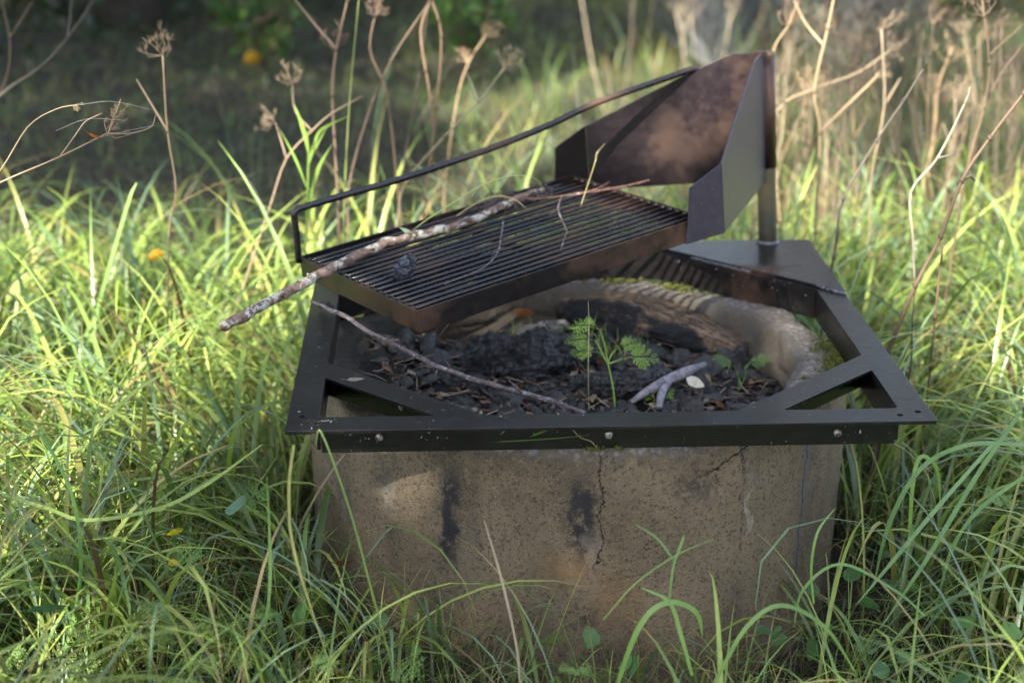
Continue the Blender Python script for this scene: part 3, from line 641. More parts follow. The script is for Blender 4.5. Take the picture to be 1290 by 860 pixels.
def seedling(base, tops, col, label, name='fern_seedling', fl=.06, grp=None, main=None):
    m = MB()
    if main is not None: m.tube([base, (np.array(base)+main)/2+[.003, 0, 0], main], [.0022, .0018, .0014], 6, tuple(np.array(col)*1.3), smooth=4); base = main
    for k, (top, az) in enumerate(tops):
        mid = (np.array(base)+top)/2+[rng.normal(0, .003), 0, 0]
        m.tube([base, mid, top], [.0017, .0013, .0009], 5, tuple(np.array(col)*1.2), smooth=3)
        V, Q = FR[k % 4]; V = V*fl*rng.uniform(.85, 1.15); V = V@(rot(0, 0, .65)@rot(az, rng.uniform(-.3, .15), rng.normal(0, .2))).T+top; m.add(V, Q, np.array(col)*rng.uniform(.85, 1.2))
    o = m.build(name, M_leafc); tag(o, label, 'seedling', grp)
g1 = (.13, .24, .035)
b = B(775, 520, .335)
mn = aty(766, 458, b[1]+.01)
seedling(b, [(aty(px, py, b[1]+.012), a) for px, py, a in ((757, 444, 3.0), (750, 428, 3.2), (756, 415, 2.6), (784, 452, .1), (775, 440, .5))], (.20, .31, .06), 'bright green fern like seedling rising at the middle of the front rail', fl=.054, main=mn)
for px, py, t, label, c in [(463, 472, [(460, 446, 2.8), (466, 444, .5), (458, 450, 1.5)], 'small green seedling behind the front left brace', g1), (930, 492, [(925, 460, 2.9), (940, 458, .2)], 'thin stemmed seedling in the right part of the pit', (.10, .2, .04)), (925, 478, [(918, 452, 3.0), (948, 452, .1)], 'two leafed seedling beside the right inner wall', (.11, .2, .05)),
                            (930, 430, [(955, 405, -.3), (948, 400, .3)], 'seedling with leaves painted whitish as if lit against the right inner wall', (.34, .42, .26)), (902, 412, [(900, 395, 1.2), (906, 392, .4), (893, 398, 2.6)], 'dull green seedling on the rear right inner wall', (.08, .15, .03)), (808, 398, [(806, 388, 2.4), (815, 387, .5)], 'low seedling behind the thick burnt log', (.08, .15, .03)),  # whitish leaf colour imitates light on that seedling
                            (828, 517, [(824, 508, 2.2), (832, 503, .8)], 'short feathery seedling right behind the front rail', (.17, .30, .035)), (600, 505, [(600, 486, 2.2), (606, 492, .8)], 'tiny round leaved sprout near the small brown leaf', (.2, .34, .06)), (1002, 404, [(990, 396, 2.9)], 'single leaf sprout on the right rim', (.09, .15, .04))]:
    b = B(px, py, .33); seedling(b, [(aty(x, y, b[1]+.006), a) for x, y, a in t], c, label, fl=.036)
# ------------------------------------------------------------------ grass
def blades(N, bx, by, bz, L, w, az, lean, bend, col0, col1, K=7, fold=.25, twist=.5):
    s = np.linspace(0, 1, K+1)[None]; ds = (L/K)[:, None]
    th_ = lean[:, None]+bend[:, None]*s**1.5        # angle from vertical
    kk = (rng.uniform(size=N) < .18)*rng.uniform(.5, 1.6, N); th_ = th_+kk[:, None]*(s > rng.uniform(.35, .8, N)[:, None])
    dx = np.sin(th_); dz = np.cos(th_)
    X = np.c_[np.zeros(N), np.cumsum((dx[:, 1:]+dx[:, :-1])/2*ds, 1)]; Z = np.c_[np.zeros(N), np.cumsum((dz[:, 1:]+dz[:, :-1])/2*ds, 1)]
    side_ = rng.normal(0, .06, N)[:, None]*s**2*L[:, None]
    ca, sa = np.cos(az)[:, None], np.sin(az)[:, None]
    cx = bx[:, None]+X*ca-side_*sa; cy = by[:, None]+X*sa+side_*ca; cz = bz[:, None]+Z
    gzv = gz(cx, cy)+.015; cz = np.maximum(cz, gzv)
    ww = w[:, None]*np.clip(1.25*(1-s**3.0)*(.55+.8*s*(s < .4)+.32*(s >= .4)), .03, 1.2)*.5
    tw = az[:, None]+PI/2+(rng.normal(0, twist, N)[:, None])*s
    wx, wy = np.cos(tw)*ww, np.sin(tw)*ww
    nxx, nyz = -dz*ca, dx                             # up-normal of blade for the fold
    A = np.stack([cx-wx, cy-wy, cz], -1); Bm = np.stack([cx+wx, cy+wy, cz], -1)
    Mi = np.stack([cx-dz*ca*ww*fold*-1, cy-dz*sa*ww*fold*-1, cz-dx*ww*fold*1], -1)
    V = np.stack([A, Mi, Bm], 2).reshape(N, (K+1)*3, 3)
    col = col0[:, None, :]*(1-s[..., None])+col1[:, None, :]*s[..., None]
    dry = (rng.uniform(size=N) < .3)[:, None, None]*np.clip((s[..., None]-rng.uniform(.45, .95, N)[:, None, None])*5, 0, 1); col = col*(1-dry)+np.array([.36, .26, .11])*rng.uniform(.5, 1.1, (N, 1, 1))*dry
    col = np.repeat(col, 3, axis=1).reshape(N, (K+1)*3, 3)
    i = np.arange(K)*3; q = np.concatenate([np.stack([i, i+1, i+4, i+3], 1), np.stack([i+1, i+2, i+5, i+4], 1)])
    Q = (q[None]+(np.arange(N)*(K+1)*3)[:, None, None]).reshape(-1, 4)
    return V.reshape(-1, 3), Q, col.reshape(-1, 3)
PAL = np.array([[.13, .22, .055], [.21, .32, .075], [.30, .41, .085], [.40, .49, .115], [.20, .30, .17], [.36, .36, .10], [.30, .225, .11], [.10, .062, .030]])
def pick(N, p): 
    i = rng.choice(len(PAL), N, p=np.array(p)/sum(p)); return PAL[i]*rng.uniform(.8, 1.2, (N, 1))
def clusters(n, per, x0, x1, y0, y1, spread):
    cx = rng.uniform(x0, x1, n); cy = rng.uniform(y0, y1, n); k = rng.poisson(per, n)+2
    return np.repeat(cx, k)+rng.normal(0, spread, k.sum()), np.repeat(cy, k)+rng.normal(0, spread, k.sum()), np.repeat(rng.uniform(0, 2*PI, n), k), np.repeat(rng.uniform(.75, 1.2, n), k)
def keep(x, y, L, frm=.53):
    r = np.hypot(x-RC[0], y-RC[1]); vis = np.abs(x) < (.34*np.maximum(y, 1.2)+.6)
    return (r > frm) & vis
def grass(name, label, groups, cat='grass'):
    Vs, Qs, Cs = [], [], []; n = 0
    for g in groups:
        V, Q, c = blades(*g[0], **g[1]); Vs.append(V); Qs.append(Q+n); Cs.append(c); n += len(V)
    o = fastmesh(name, np.concatenate(Vs), np.concatenate(Qs), np.concatenate(Cs), M_grass); tag(o, label, cat, kind='stuff'); return o
def grp(x, y, L, w, az, lean, bend, pal, basecol=(.035, .03, .014), K=7, **kw):
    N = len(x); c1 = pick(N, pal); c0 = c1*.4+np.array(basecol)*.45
    return ((N, x, y, gz(x, y)-.01, L, w, az, lean, bend, c0, c1), dict(K=K, **kw))
def bearing(x, y): return np.arctan2(y-RC[1], x-RC[0])
G = []
# long arching blades around and behind the ring
x, y, a0, hs = clusters(820, 9, -2.0, 2.0, 1.75, 4.7, .035)
L = rng.uniform(.38, .70, len(x))*hs
front = (y < 3.15) & (np.abs(x-RC[0]) < .62)
L = np.where(front, L*.72, L)
k = keep(x, y, L) & ~(front & (rng.uniform(size=len(x)) < .2)); x, y, a0, L = x[k], y[k], a0[k], L[k]
az = a0+rng.normal(0, .9, len(x))
br = bearing(x, y); near = np.hypot(x-RC[0], y-RC[1]) < .95
az = np.where(near & (rng.uniform(size=len(x)) < .8), br+rng.normal(0, .9, len(x)), az)
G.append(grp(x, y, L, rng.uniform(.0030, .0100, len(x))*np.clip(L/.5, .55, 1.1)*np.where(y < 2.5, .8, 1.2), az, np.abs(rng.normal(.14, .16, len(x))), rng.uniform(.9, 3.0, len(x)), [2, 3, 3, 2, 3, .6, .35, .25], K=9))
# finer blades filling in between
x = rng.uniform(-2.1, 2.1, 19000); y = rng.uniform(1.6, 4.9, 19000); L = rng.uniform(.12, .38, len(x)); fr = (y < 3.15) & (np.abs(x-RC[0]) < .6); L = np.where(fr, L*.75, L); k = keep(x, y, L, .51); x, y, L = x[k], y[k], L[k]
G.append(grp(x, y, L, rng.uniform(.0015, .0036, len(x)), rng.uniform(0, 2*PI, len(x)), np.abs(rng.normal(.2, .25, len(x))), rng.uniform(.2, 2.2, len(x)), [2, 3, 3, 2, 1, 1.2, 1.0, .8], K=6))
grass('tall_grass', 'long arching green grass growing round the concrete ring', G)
# dead thatch
x = rng.uniform(-2.2, 2.2, 9000); y = rng.uniform(1.6, 5.5, 9000); k = keep(x, y, x, .50); x, y = x[k], y[k]
grass('dead_grass', 'brown and straw dead grass matted at the base of the green blades', [grp(x, y, rng.uniform(.12, .40, len(x)), rng.uniform(.001, .003, len(x)), rng.uniform(0, 2*PI, len(x)), rng.uniform(.6, 1.3, len(x)), rng.uniform(.1, .9, len(x)), [0, .3, 0, 0, 0, .2, 1, 4], K=5)], 'dead grass')
# meadow behind: lower and duller, with scattered taller tufts
G = []
x = rng.uniform(-4.6, 4.6, 46000); y = 4.5+7.5*rng.uniform(size=46000)**1.15; k = (np.abs(x) < .31*y+.5); x, y = x[k], y[k]
L = rng.uniform(.08, .28, len(x))*np.where(x > .4, 1.1, .85)
L = np.where((x < -.2*(y-4)+.3) & (y > 4.8), L*.7, L)
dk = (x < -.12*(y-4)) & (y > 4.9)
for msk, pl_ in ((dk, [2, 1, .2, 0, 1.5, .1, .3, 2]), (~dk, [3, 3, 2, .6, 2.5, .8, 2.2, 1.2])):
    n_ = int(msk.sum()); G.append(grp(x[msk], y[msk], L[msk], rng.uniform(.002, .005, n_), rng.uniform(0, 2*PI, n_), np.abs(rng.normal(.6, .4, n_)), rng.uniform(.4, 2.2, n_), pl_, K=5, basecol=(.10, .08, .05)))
x, y, a0, hs = clusters(110, 9, -3.2, 3.2, 4.6, 8.0, .05); k = (np.abs(x) < .31*y+.4) & ~((x < -.3) & (rng.uniform(size=len(x)) < .8)); x, y, a0, hs = x[k], y[k], a0[k], hs[k]
G.append(grp(x, y, rng.uniform(.22, .4, len(x))*hs, rng.uniform(.004, .007, len(x)), a0+rng.normal(0, .9, len(x)), np.abs(rng.normal(.12, .14, len(x))), rng.uniform(.6, 2.3, len(x)), [3, 3, 2, 1, 3, .4, .5, .2], K=7))
# thin straw haze among the stalks
x = np.r_[rng.uniform(.5, 2.9, 2300), rng.uniform(-.9, .6, 160)]; y = np.r_[rng.uniform(4.4, 7.6, 2300), rng.uniform(4.2, 5.5, 160)]; k = np.abs(x) < .31*y+.3; x, y = x[k], y[k]
G.append(grp(x, y, rng.uniform(.3, .8, len(x)), rng.uniform(.001, .0025, len(x)), rng.uniform(0, 2*PI, len(x)), np.abs(rng.normal(.2, .2, len(x))), rng.uniform(.1, 1.5, len(x)), [.3, .3, .3, 0, 2.5, .3, 1.6, 3], K=6))
grass('meadow_grass', 'softer lower grass of the clearing behind the fire pit', G)
# fine grass in the pit
x, y, _, _ = clusters(16, 14, .0, .30, 3.24, 3.44, .02); L = rng.uniform(.03, .085, len(x)); zz = np.array([bedz(a, b_) for a, b_ in zip(x, y)]); N = len(x); c = pick(N, [2, 3, 3, 2, 0, 1, .3, .1])
V, Q, c_ = blades(N, x, y, zz, L, rng.uniform(.001, .0022, N), rng.uniform(0, 2*PI, N), np.abs(rng.normal(.3, .3, N)), rng.uniform(.2, 1.6, N), c*.7, c, K=5)
tag(fastmesh('pit_grass', V, Q, c_, M_grass), 'thin green grass sprouting from the ash under the grate', 'grass', kind='stuff')
# feathery ground leaves
def leafcover(name, label, cat, specs):
    Vs, Qs, Cs = [], [], []; n = 0
    for x, y, z, s, c in specs:
        V, Q = FR[rng.integers(4)]; V = (V*s)@rot(rng.uniform(0, 2*PI), rng.uniform(-.9, .1), rng.normal(0, .3)).T+[x, y, z]; Vs.append(V); Qs.append(Q+n); n += len(V); Cs.append(np.broadcast_to(np.array(c), (len(V), 3)))
    tag(fastmesh(name, np.concatenate(Vs), np.concatenate(Qs), np.concatenate(Cs), M_leafc, False), label, cat, kind='stuff')
sp = []
for cx, cy, k, sd in [(-.52, 2.3, 46, .14), (-.85, 2.55, 34, .14), (-.98, 3.0, 26, .16), (-.45, 2.0, 40, .16), (.0, 2.05, 30, .10), (.12, 2.25, 16, .06), (-.2, 2.15, 16, .1), (1.0, 2.1, 30, .12), (.75, 2.25, 16, .1), (-.75, 2.0, 30, .16), (.95, 3.2, 26, .15), (1.05, 2.9, 18, .15), (-.55, 2.75, 14, .1), (.5, 2.0, 14, .1)]:
    for _ in range(k):
        x, y = cx+rng.normal(0, sd), cy+rng.normal(0, sd)
        if math.hypot(x-RC[0], y-RC[1]) < .56: continue
        sp.append((x, y, rng.uniform(.08, .26), rng.uniform(.04, .085), np.array([.13, .23, .06])*rng.uniform(.7, 1.5)+[rng.uniform(0, .05), 0, 0]))
leafcover('feathery_leaves', 'feathery green leaves growing low among the grass', 'ground plants', sp)
# round leaved herbs low down
Vs = MB()
for _ in range(330):
    x, y = rng.uniform(-1.2, 1.4), rng.uniform(1.7, 2.9)
    if math.hypot(x-RC[0], y-RC[1]) < .56: continue
    s = rng.uniform(.010, .024); z = rng.uniform(.04, .16); a = np.linspace(0, 2*PI, 9)[:-1]
    P = np.stack([np.cos(a)*s*(1+.25*np.cos(a)), np.sin(a)*s*.8, .15*s*np.cos(2*a)], 1)@rot(rng.uniform(0, 6), rng.normal(0, .5), rng.normal(0, .5)).T+[x, y, z]
    Vs.add(P, [tuple(range(8))], np.array([.07, .15, .05])*rng.uniform(.7, 1.5))
tag(Vs.build('herb_leaves', M_leafc), 'small oval herb leaves low in the foreground grass', 'ground plants', kind='stuff')
# ------------------------------------------------------------------ single blades and stems
def blade(pts, w, col, label, grp_=None, name='grass_blade', k=5):
    P = np.array(pts, float); w = np.array(w, float); P, w = spline(P, w, k); t = np.gradient(P, axis=0); V = []; f = []
    for i in range(len(P)):
        d = O0-P[i]; s = np.cross(t[i], d+np.array([.4, .2, 1.2])); s /= np.linalg.norm(s); V += [P[i]-s*w[i]*.5, P[i]+[0, 0, -.0004], P[i]+s*w[i]*.5]
    for i in range(len(P)-1): a = i*3; f += [(a, a+3, a+4, a+1), (a+1, a+4, a+5, a+2)]
    m = MB(); m.add(V, f, np.array(col)); tag(m.build(name, M_grass, smooth=True), label, 'grass blade', grp_)
blade([TP(505, 310, -.06), TP(520, 290, .02), TP(560, 262, .09), TP(610, 232, .13), TP(650, 221, .12), TP(676, 226, .05), TP(684, 240, .015)], [.004, .003, .0028, .0025, .0022, .002, .001], (.34, .38, .14), 'long pale grass stem arching over the rear of the grate')
blade([TP(575, 272, .012), TP(600, 256, .03), TP(625, 247, .035), TP(648, 251, .03), TP(662, 262, .014)], [.002, .0022, .002, .002, .001], (.45, .36, .14), 'short straw coloured stem curling over the middle of the branch')
blade([TP(503, 286, .03), TP(512, 291, .026), TP(523, 297, .02)], [.002, .009, .004], (.30, .42, .22), 'pale green blade tip poking past the branch')
blade([TP(732, 258, .003), TP(742, 228, .05), TP(750, 203, .09), TP(752, 193, .10), TP(762, 181, .12)], [.0018, .0018, .0022, .0028, .001], (.38, .34, .16), 'kinked dry stem standing up on the grate near the shield')
blade([B(742, 520, .34), aty(741, 460, 2.98), aty(742, 410, 2.99), aty(741, 380, 2.99)], [.0018, .0016, .0014, .0008], (.36, .33, .16), 'upright straw stem beside the bright seedling')
fy = 2.665
for pts, w, c, lb in [([(500, 541), (560, 551), (620, 556), (700, 552), (742, 548)], .0022, (.12, .2, .05), 'thin green stem lying along the front rail'), ([(612, 553), (630, 546), (642, 537)], .004, (.16, .30, .06), 'short green blade tucked against the front rail'), ([(655, 553), (680, 545), (694, 540)], .0038, (.14, .28, .05), 'green blade end lying on the front rail face'),
                      ([(702, 520), (716, 534), (730, 550), (745, 556), (752, 566)], .0018, (.38, .30, .18), 'bent straw bit hanging over the front rail'), ([(752, 560), (748, 580), (738, 600)], .0018, (.35, .28, .2), 'straw thread dangling below the front rail')]:
    blade([aty(px, py, fy-.012*i/len(pts)) for i, (px, py) in enumerate(pts)], [w]*(len(pts)-1)+[w*.4], c, lb)
for i, (pts, Y, w, c, lb) in enumerate([
    ([(655, 860), (650, 810), (632, 730), (610, 655)], 2.35, .0045, (.50, .38, .27), 'straight pinkish straw stem leaning in front of the ring'),
    ([(500, 860), (470, 750), (440, 640), (405, 545), (398, 560)], 2.45, .0042, (.18, .26, .07), 'long thin green blade crossing the left side of the ring'),
    ([(778, 860), (800, 800), (822, 768), (850, 758), (878, 772), (885, 800)], 2.3, .010, (.20, .34, .08), 'broad arching blade in front of the ring right of centre'),
    ([(872, 850), (858, 800), (843, 758), (808, 740)], 2.3, .0075, (.22, .36, .09), 'bright blade leaning left before the ring'),
    ([(843, 760), (848, 715), (860, 680), (862, 672)], 2.3, .0042, (.16, .28, .06), 'upright green blade tip before the ring'),
    ([(760, 780), (800, 735), (850, 700), (900, 678)], 2.35, .0035, (.15, .25, .05), 'thin blade slanting right across the lower ring'),
    ([(848, 704), (828, 678), (800, 660)], 2.33, .0042, (.15, .28, .08), 'blade slanting left across the lower ring'),
    ([(1165, 775), (1130, 745), (1060, 710), (1012, 742), (1000, 790)], 2.4, .0055, (.16, .27, .08), 'arching blade beside the lower right of the ring'),
    ([(900, 860), (940, 790), (985, 762), (1040, 790), (1080, 850)], 2.25, .008, (.17, .28, .07), 'broad blade bowing low at the bottom right of the ring'),
    ([(1025, 760), (1022, 715), (1030, 670), (1052, 640)], 2.5, .005, (.17, .3, .06), 'upright blade with bent tip against the right side of the ring'),
    ([(370, 560), (364, 620), (372, 700), (420, 850)], 2.35, .0055, (.45, .42, .16), 'long yellowing blade left of the ring'),
    ([(-5, 620), (60, 640), (110, 655), (200, 640), (260, 610), (330, 560)], 2.55, .0075, (.24, .34, .08), 'long light blade crossing the left grass'),
    ([(320, 860), (338, 760), (340, 690), (336, 600)], 2.4, .006, (.16, .26, .08), 'tall upright blade left of the ring'),
    ([(70, 860), (100, 740), (95, 640), (60, 560), (20, 520)], 2.5, .007, (.13, .25, .07), 'wide arching blade at the left edge'),
    ([(105, 480), (120, 400), (160, 260), (172, 230)], 3.6, .010, (.2, .32, .1), 'broad upright blade at the left of the clearing'),
    ([(1290, 560), (1220, 560), (1160, 590), (1120, 660), (1100, 740)], 2.75, .010, (.15, .26, .10), 'broad arching blade right of the ring'),
    ([(1290, 600), (1235, 640), (1200, 690), (1180, 760)], 2.6, .008, (.14, .25, .09), 'drooping blade at the right edge'),
    ([(1250, 560), (1180, 640), (1130, 700), (1080, 760)], 2.55, .0085, (.16, .27, .12), 'silvery blade slanting down beside the ring'),
    ([(1285, 520), (1230, 600), (1170, 700), (1110, 790)], 2.5, .009, (.14, .24, .10), 'long dark blade slanting down at the right'),
    ([(1145, 690), (1150, 610), (1160, 575), (1180, 590), (1185, 640)], 2.85, .009, (.22, .36, .08), 'bright blade folding over to the right of the frame corner')]):
    n = len(pts); w *= .8; blade([aty(px, py, Y+.05*j/n) for j, (px, py) in enumerate(pts)], [w*.8]+[w]*(n-2)+[w*.25], c, lb)
# green reed with leaves behind the handle
m = MB(); Y = 3.75; gc = (.22, .34, .07)
m.tube([aty(384, 330, Y), aty(387, 264, Y), aty(389, 193, Y), aty(387, 165, Y)], [.003, .003, .0025, .0015], 6, gc)
for P, w in [([(389, 193), (381, 160), (371, 132)], .010), ([(388, 210), (400, 170), (416, 157), (441, 146)], .008), ([(388, 205), (398, 185), (412, 160)], .006), ([(389, 262), (400, 215), (418, 182)], .009), ([(386, 235), (372, 200), (353, 164)], .006)]:
    P = np.array([aty(a, b_, Y+.02) for a, b_ in P]); wd = np.array([w*.5, w, w*.1]); P, wd = spline(P, wd, 5); V = []; f = []
    for i in range(len(P)):
        t = P[min(i+1, len(P)-1)]-P[max(i-1, 0)]; s = np.cross(t, [.2, 1, .3]); s /= np.linalg.norm(s); V += [P[i]-s*wd[i]*.5, P[i]+s*wd[i]*.5]
    for i in range(len(P)-1): f.append((2*i, 2*i+1, 2*i+3, 2*i+2))
    m.add(V, f, gc)
tag(m.build('green_reed', M_grass), 'fresh green reed with five leaves standing behind the handle', 'reed')
# ------------------------------------------------------------------ dry umbel stalks
def umbel(m, c, d, R, col, n=13, drop=.0):
    d = np.array(d, float); d /= np.linalg.norm(d); a = np.cross(d, [.3, .7, .2]); a /= np.linalg.norm(a); b = np.cross(d, a)
    R *= .82
    for i in range(n):
        if rng.uniform() < .22: continue
        an = 2*PI*i/n+rng.normal(0, .25); sp_ = rng.uniform(.15, 1.35); e = d*math.cos(sp_)+(a*math.cos(an)+b*math.sin(an))*math.sin(sp_); l = R*rng.uniform(.5, 1.35)
        P = [c, c+e*l*.5+rng.normal(0, R*.09, 3), c+e*l*.8+d*l*.25-e*l*.0+rng.normal(0, R*.12, 3)]; m.tube(P, [.0009, .0007, .0005], 4, col)
        for j in range(8):
            e2 = d+rng.normal(0, .6, 3); e2 /= np.linalg.norm(e2); q = P[-1]+e2*R*rng.uniform(.14, .42); m.tube([P[-1], (P[-1]+q)/2+rng.normal(0, R*.07, 3), q], [.0005, .0004, .0003], 3, col, cap=False)
            if rng.uniform() < .5: s = R*.028; m.tube([q, q+e2*s*1.4], [s*.6, s*.3], 4, tuple(np.array(col)*.6))
BRN = (.10, .072, .05); DRK = (.05, .038, .03); GRY = (.10, .088, .072)
def stalk(pts, Y, r, col, label, ums=(), br=(), grp_=None, extend=True, nodes=True, dY=0):
    P = [aty(px, py, Y+dY*i/max(1, len(pts)-1)) for i, (px, py) in enumerate(pts)]
    if extend and P[0][2] > .03:
        t = P[0]-P[1]; t /= np.linalg.norm(t)
        if t[2] > -.35: t = np.array([t[0], t[1], -.6]); t /= np.linalg.norm(t)
        g = P[0]+t*((P[0][2]+.02)/-t[2]); P = [g, (g+P[0])/2]+P
    root = empty('dry_stalk', P[0], label, 'dry stalk', grp_)
    m = MB(); n = len(P); R = np.linspace(r, r*.6, n); m.tube(P, R, 7, col, smooth=4)
    if nodes:
        for q in P[2:-1]: m.tube([q-[0, 0, r*1.4], q, q+[0, 0, r*1.4]], [r*.8, r*1.25, r*.8], 7, tuple(np.array(col)*.6))
    for B_ in br:
        Q = [aty(px, py, Y+.01+.03*i) for i, (px, py) in enumerate(B_)]; m.tube(Q, np.linspace(r*.75, r*.4, len(Q)), 6, col, smooth=4)
    m.build('stem', M_stalk, root, smooth=True)
    for px, py, dx, dy, R_ in ums:
        c = aty(px, py, Y+.02); e = aty(px+dx, py+dy, Y+.04); m = MB(); umbel(m, c, e-c, R_, tuple(np.array(col)*.72)); m.build('umbel', M_stalk, root)
    return root
stalk([(211, 480), (213, 300), (222, 240), (211, 165), (205, 70)], 3.55, .0026, BRN, 'slender brown stalk with an open umbel left of the grate', [(205, 70, -3, -20, .055)], [[(211, 165), (190, 130), (172, 100)]])
stalk([(-60, 262), (0, 230), (70, 200), (115, 178), (135, 168)], 3.0, .0018, (.36, .25, .16), 'drooping stalk with webbed dark seed head at the left edge', [(135, 168, 20, -14, .035), (143, 150, 10, -14, .028)], [[(75, 198), (95, 170), (108, 153), (128, 143)], [(135, 168), (165, 168), (190, 160), (196, 145)], [(135, 170), (145, 145), (152, 125)]], extend=False)
stalk([(-40, 255), (0, 215), (35, 160), (70, 138), (97, 132)], 3.05, .0013, (.36, .27, .16), 'thin hooked stalk above the drooping one at the left edge', [(95, 133, 12, 12, .016)], extend=False)
stalk([(-20, 140), (10, 112), (50, 85), (85, 48), (118, 0), (140, -40)], 4.1, .0028, GRY, 'grey brown stalk slanting across the top left corner', br=[[(85, 48), (88, 25), (90, 0)]], extend=False)
stalk([(-5, 130), (10, 90), (12, 48), (4, 10), (0, -20)], 4.2, .0026, BRN, 'short brown stalk in the top left corner', br=[[(12, 48), (30, 20), (42, 0)]], extend=False)
stalk([(428, 310), (424, 215), (419, 120), (424, 62), (438, 0), (445, -40)], 3.9, .0042, (.13, .09, .065), 'thick brown stalk forking behind the left end of the handle', [(424, 62, -6, -20, .05)], [[(424, 62), (400, 35), (372, 0), (350, -30)]])
stalk([(327, 300), (341, 258), (361, 200), (393, 165), (418, 143), (457, 121)], 3.85, .0026, (.22, .165, .11), 'tan stalk bending right behind the handle', [(345, 155, -14, -10, .04), (368, 105, -3, -14, .045)], [[(361, 200), (352, 170), (346, 152)], [(393, 165), (372, 140), (368, 105)]])
stalk([(434, 330), (434, 250), (441, 120), (452, 0), (454, -40)], 3.85, .0022, (.26, .30, .10), 'straight green stem rising past the top of the photo')
stalk([(439, 300), (440, 232), (468, 132), (500, 64), (543, 0), (560, -30)], 4.05, .0030, (.13, .095, .07), 'brown stalk leaning right behind the handle', [(470, 20, 3, -20, .05)])
stalk([(508, 300), (500, 225), (487, 118), (466, 61), (478, 0), (480, -30)], 4.1, .0030, (.15, .10, .07), 'brown stalk leaning left behind the handle', [(474, 20, 3, -18, .05)])
stalk([(500, 300), (503, 255), (510, 200), (527, 100), (540, 0), (542, -30)], 4.3, .0030, DRK, 'dark stalk just right of the leaning pair')
stalk([(532, 290), (536, 250), (550, 136), (556, 46), (544, 0), (535, -40)], 4.1, .0036, (.20, .13, .08), 'orange brown stalk with a bend near the top', br=[[(546, 170), (540, 110), (530, 40), (545, -5)]])
stalk([(500, 285), (510, 232), (560, 172), (603, 128), (635, 86)], 4.0, .0030, (.34, .28, .17), 'pale stalk slanting up right to a spreading umbel', [(635, 86, 12, -18, .05)], [[(603, 128), (596, 110), (588, 92)]])
stalk([(560, 300), (560, 240), (575, 130), (590, 80), (612, 45)], 4.5, .0024, (.36, .26, .16), 'thin tan stalk with umbel above the handle', [(612, 45, 12, -14, .05), (590, 80, -8, -14, .04)])
stalk([(1022, 330), (1027, 293), (1033, 167), (1026, 115), (1043, 35), (1052, -10)], 4.05, .0042, (.30, .22, .13), 'thick tan stalk right of the post', [(1026, 112, -6, -16, .05)], [[(1033, 167), (1065, 135), (1100, 101), (1106, 92)], [(1040, 60), (1015, 30), (1000, 0)]])
stalk([(985, 300), (979, 240), (972, 160), (973, 70), (994, 31), (1010, -10)], 4.2, .0034, (.26, .19, .115), 'tan stalk just behind the post', [(994, 31, 5, -18, .06)])
stalk([(960, 230), (979, 140), (1027, 112), (1080, 92), (1118, 66)], 4.3, .0030, (.25, .19, .125), 'tan stalk arching right above the post', [(1118, 66, 14, -12, .045), (1104, 98, 12, -10, .04)])
stalk([(1050, 325), (1054, 300), (1062, 251), (1104, 178), (1139, 126), (1163, 87)], 3.55, .0034, GRY, 'grey brown stalk curving up to a bare tip right of the post', [(1166, 80, 6, -14, .025)])
stalk([(1119, 443), (1153, 360), (1185, 298), (1212, 227), (1247, 174), (1290, 118), (1330, 70)], 3.3, .0046, (.10, .068, .045), 'dark brown stalk leaning far right over the bright grass', br=[[(1212, 227), (1222, 222), (1228, 228)]])
stalk([(1152, 354), (1150, 300), (1148, 241), (1181, 199), (1216, 129), (1222, 110)], 3.4, .0025, (.34, .29, .22), 'pale crooked stalk branching from the dark brown one', extend=False, br=[[(1181, 199), (1195, 196), (1210, 190)]])
stalk([(1188, 400), (1216, 223), (1240, 136), (1246, 80), (1240, 20), (1235, -20)], 3.75, .0034, (.13, .09, .06), 'upright brown stalk at the right edge', [(1240, 20, -8, -16, .06)], [[(1241, 130), (1262, 92), (1290, 55)], [(1246, 70), (1268, 50), (1290, 30)]])
stalk([(1165, 530), (1172, 463), (1178, 400), (1188, 306)], 3.35, .0036, (.11, .07, .05), 'short dark broken stalk right of the frame corner')
stalk([(1122, 540), (1146, 470), (1149, 410), (1153, 355)], 3.3, .0020, DRK, 'thin black twig hanging beside the leaning stalk', extend=False)
stalk([(1135, 400), (1145, 320), (1175, 180), (1182, 110), (1200, 60)], 4.6, .0040, (.24, .17, .10), 'tan blurred stalk with a bright umbel at upper right', [(1195, 80, 3, -14, .07)])
for i in range(84):
    if i < 58: px = rng.uniform(1085, 1300); Y = rng.uniform(4.1, 6.2); py = 330
    else: px = rng.uniform(950, 1085); Y = rng.uniform(4.5, 5.6); py = 300
    ln = rng.normal(10, 32); top = rng.uniform(20, 140); q = [(px, py), (px+ln*.4+rng.normal(0, 5), py*.66+top*.33), (px+ln*.8+rng.normal(0, 6), py*.33+top*.66), (px+ln+rng.normal(0, 8), top)]
    c = [(.19, .135, .082), (.24, .19, .125), (.13, .098, .068), (.09, .07, .052)][rng.integers(4)]
    stalk(q, Y, rng.uniform(.0012, .0036), c, 'blurred dry tan stalk in the thicket of stalks behind the right side', [(q[-1][0], q[-1][1], rng.normal(0, 8), -16, rng.uniform(.035, .075))], [[q[2], (q[2][0]+rng.normal(0, 22), q[2][1]-35)]], grp_='dry stalks in the thicket behind the right side', nodes=False)
for i in range(6):
    px = rng.uniform(760, 960); Y = rng.uniform(6.5, 8); ln = rng.normal(0, 20); q = [(px, 150), (px+ln*.5, 90), (px+ln, rng.uniform(-20, 40))]
    stalk(q, Y, .004, (.33, .27, .2), 'pale far stalk in front of the tree behind the shield', [(q[-1][0], q[-1][1], 3, -16, .08)], grp_='pale far stalks before the tree', nodes=False)
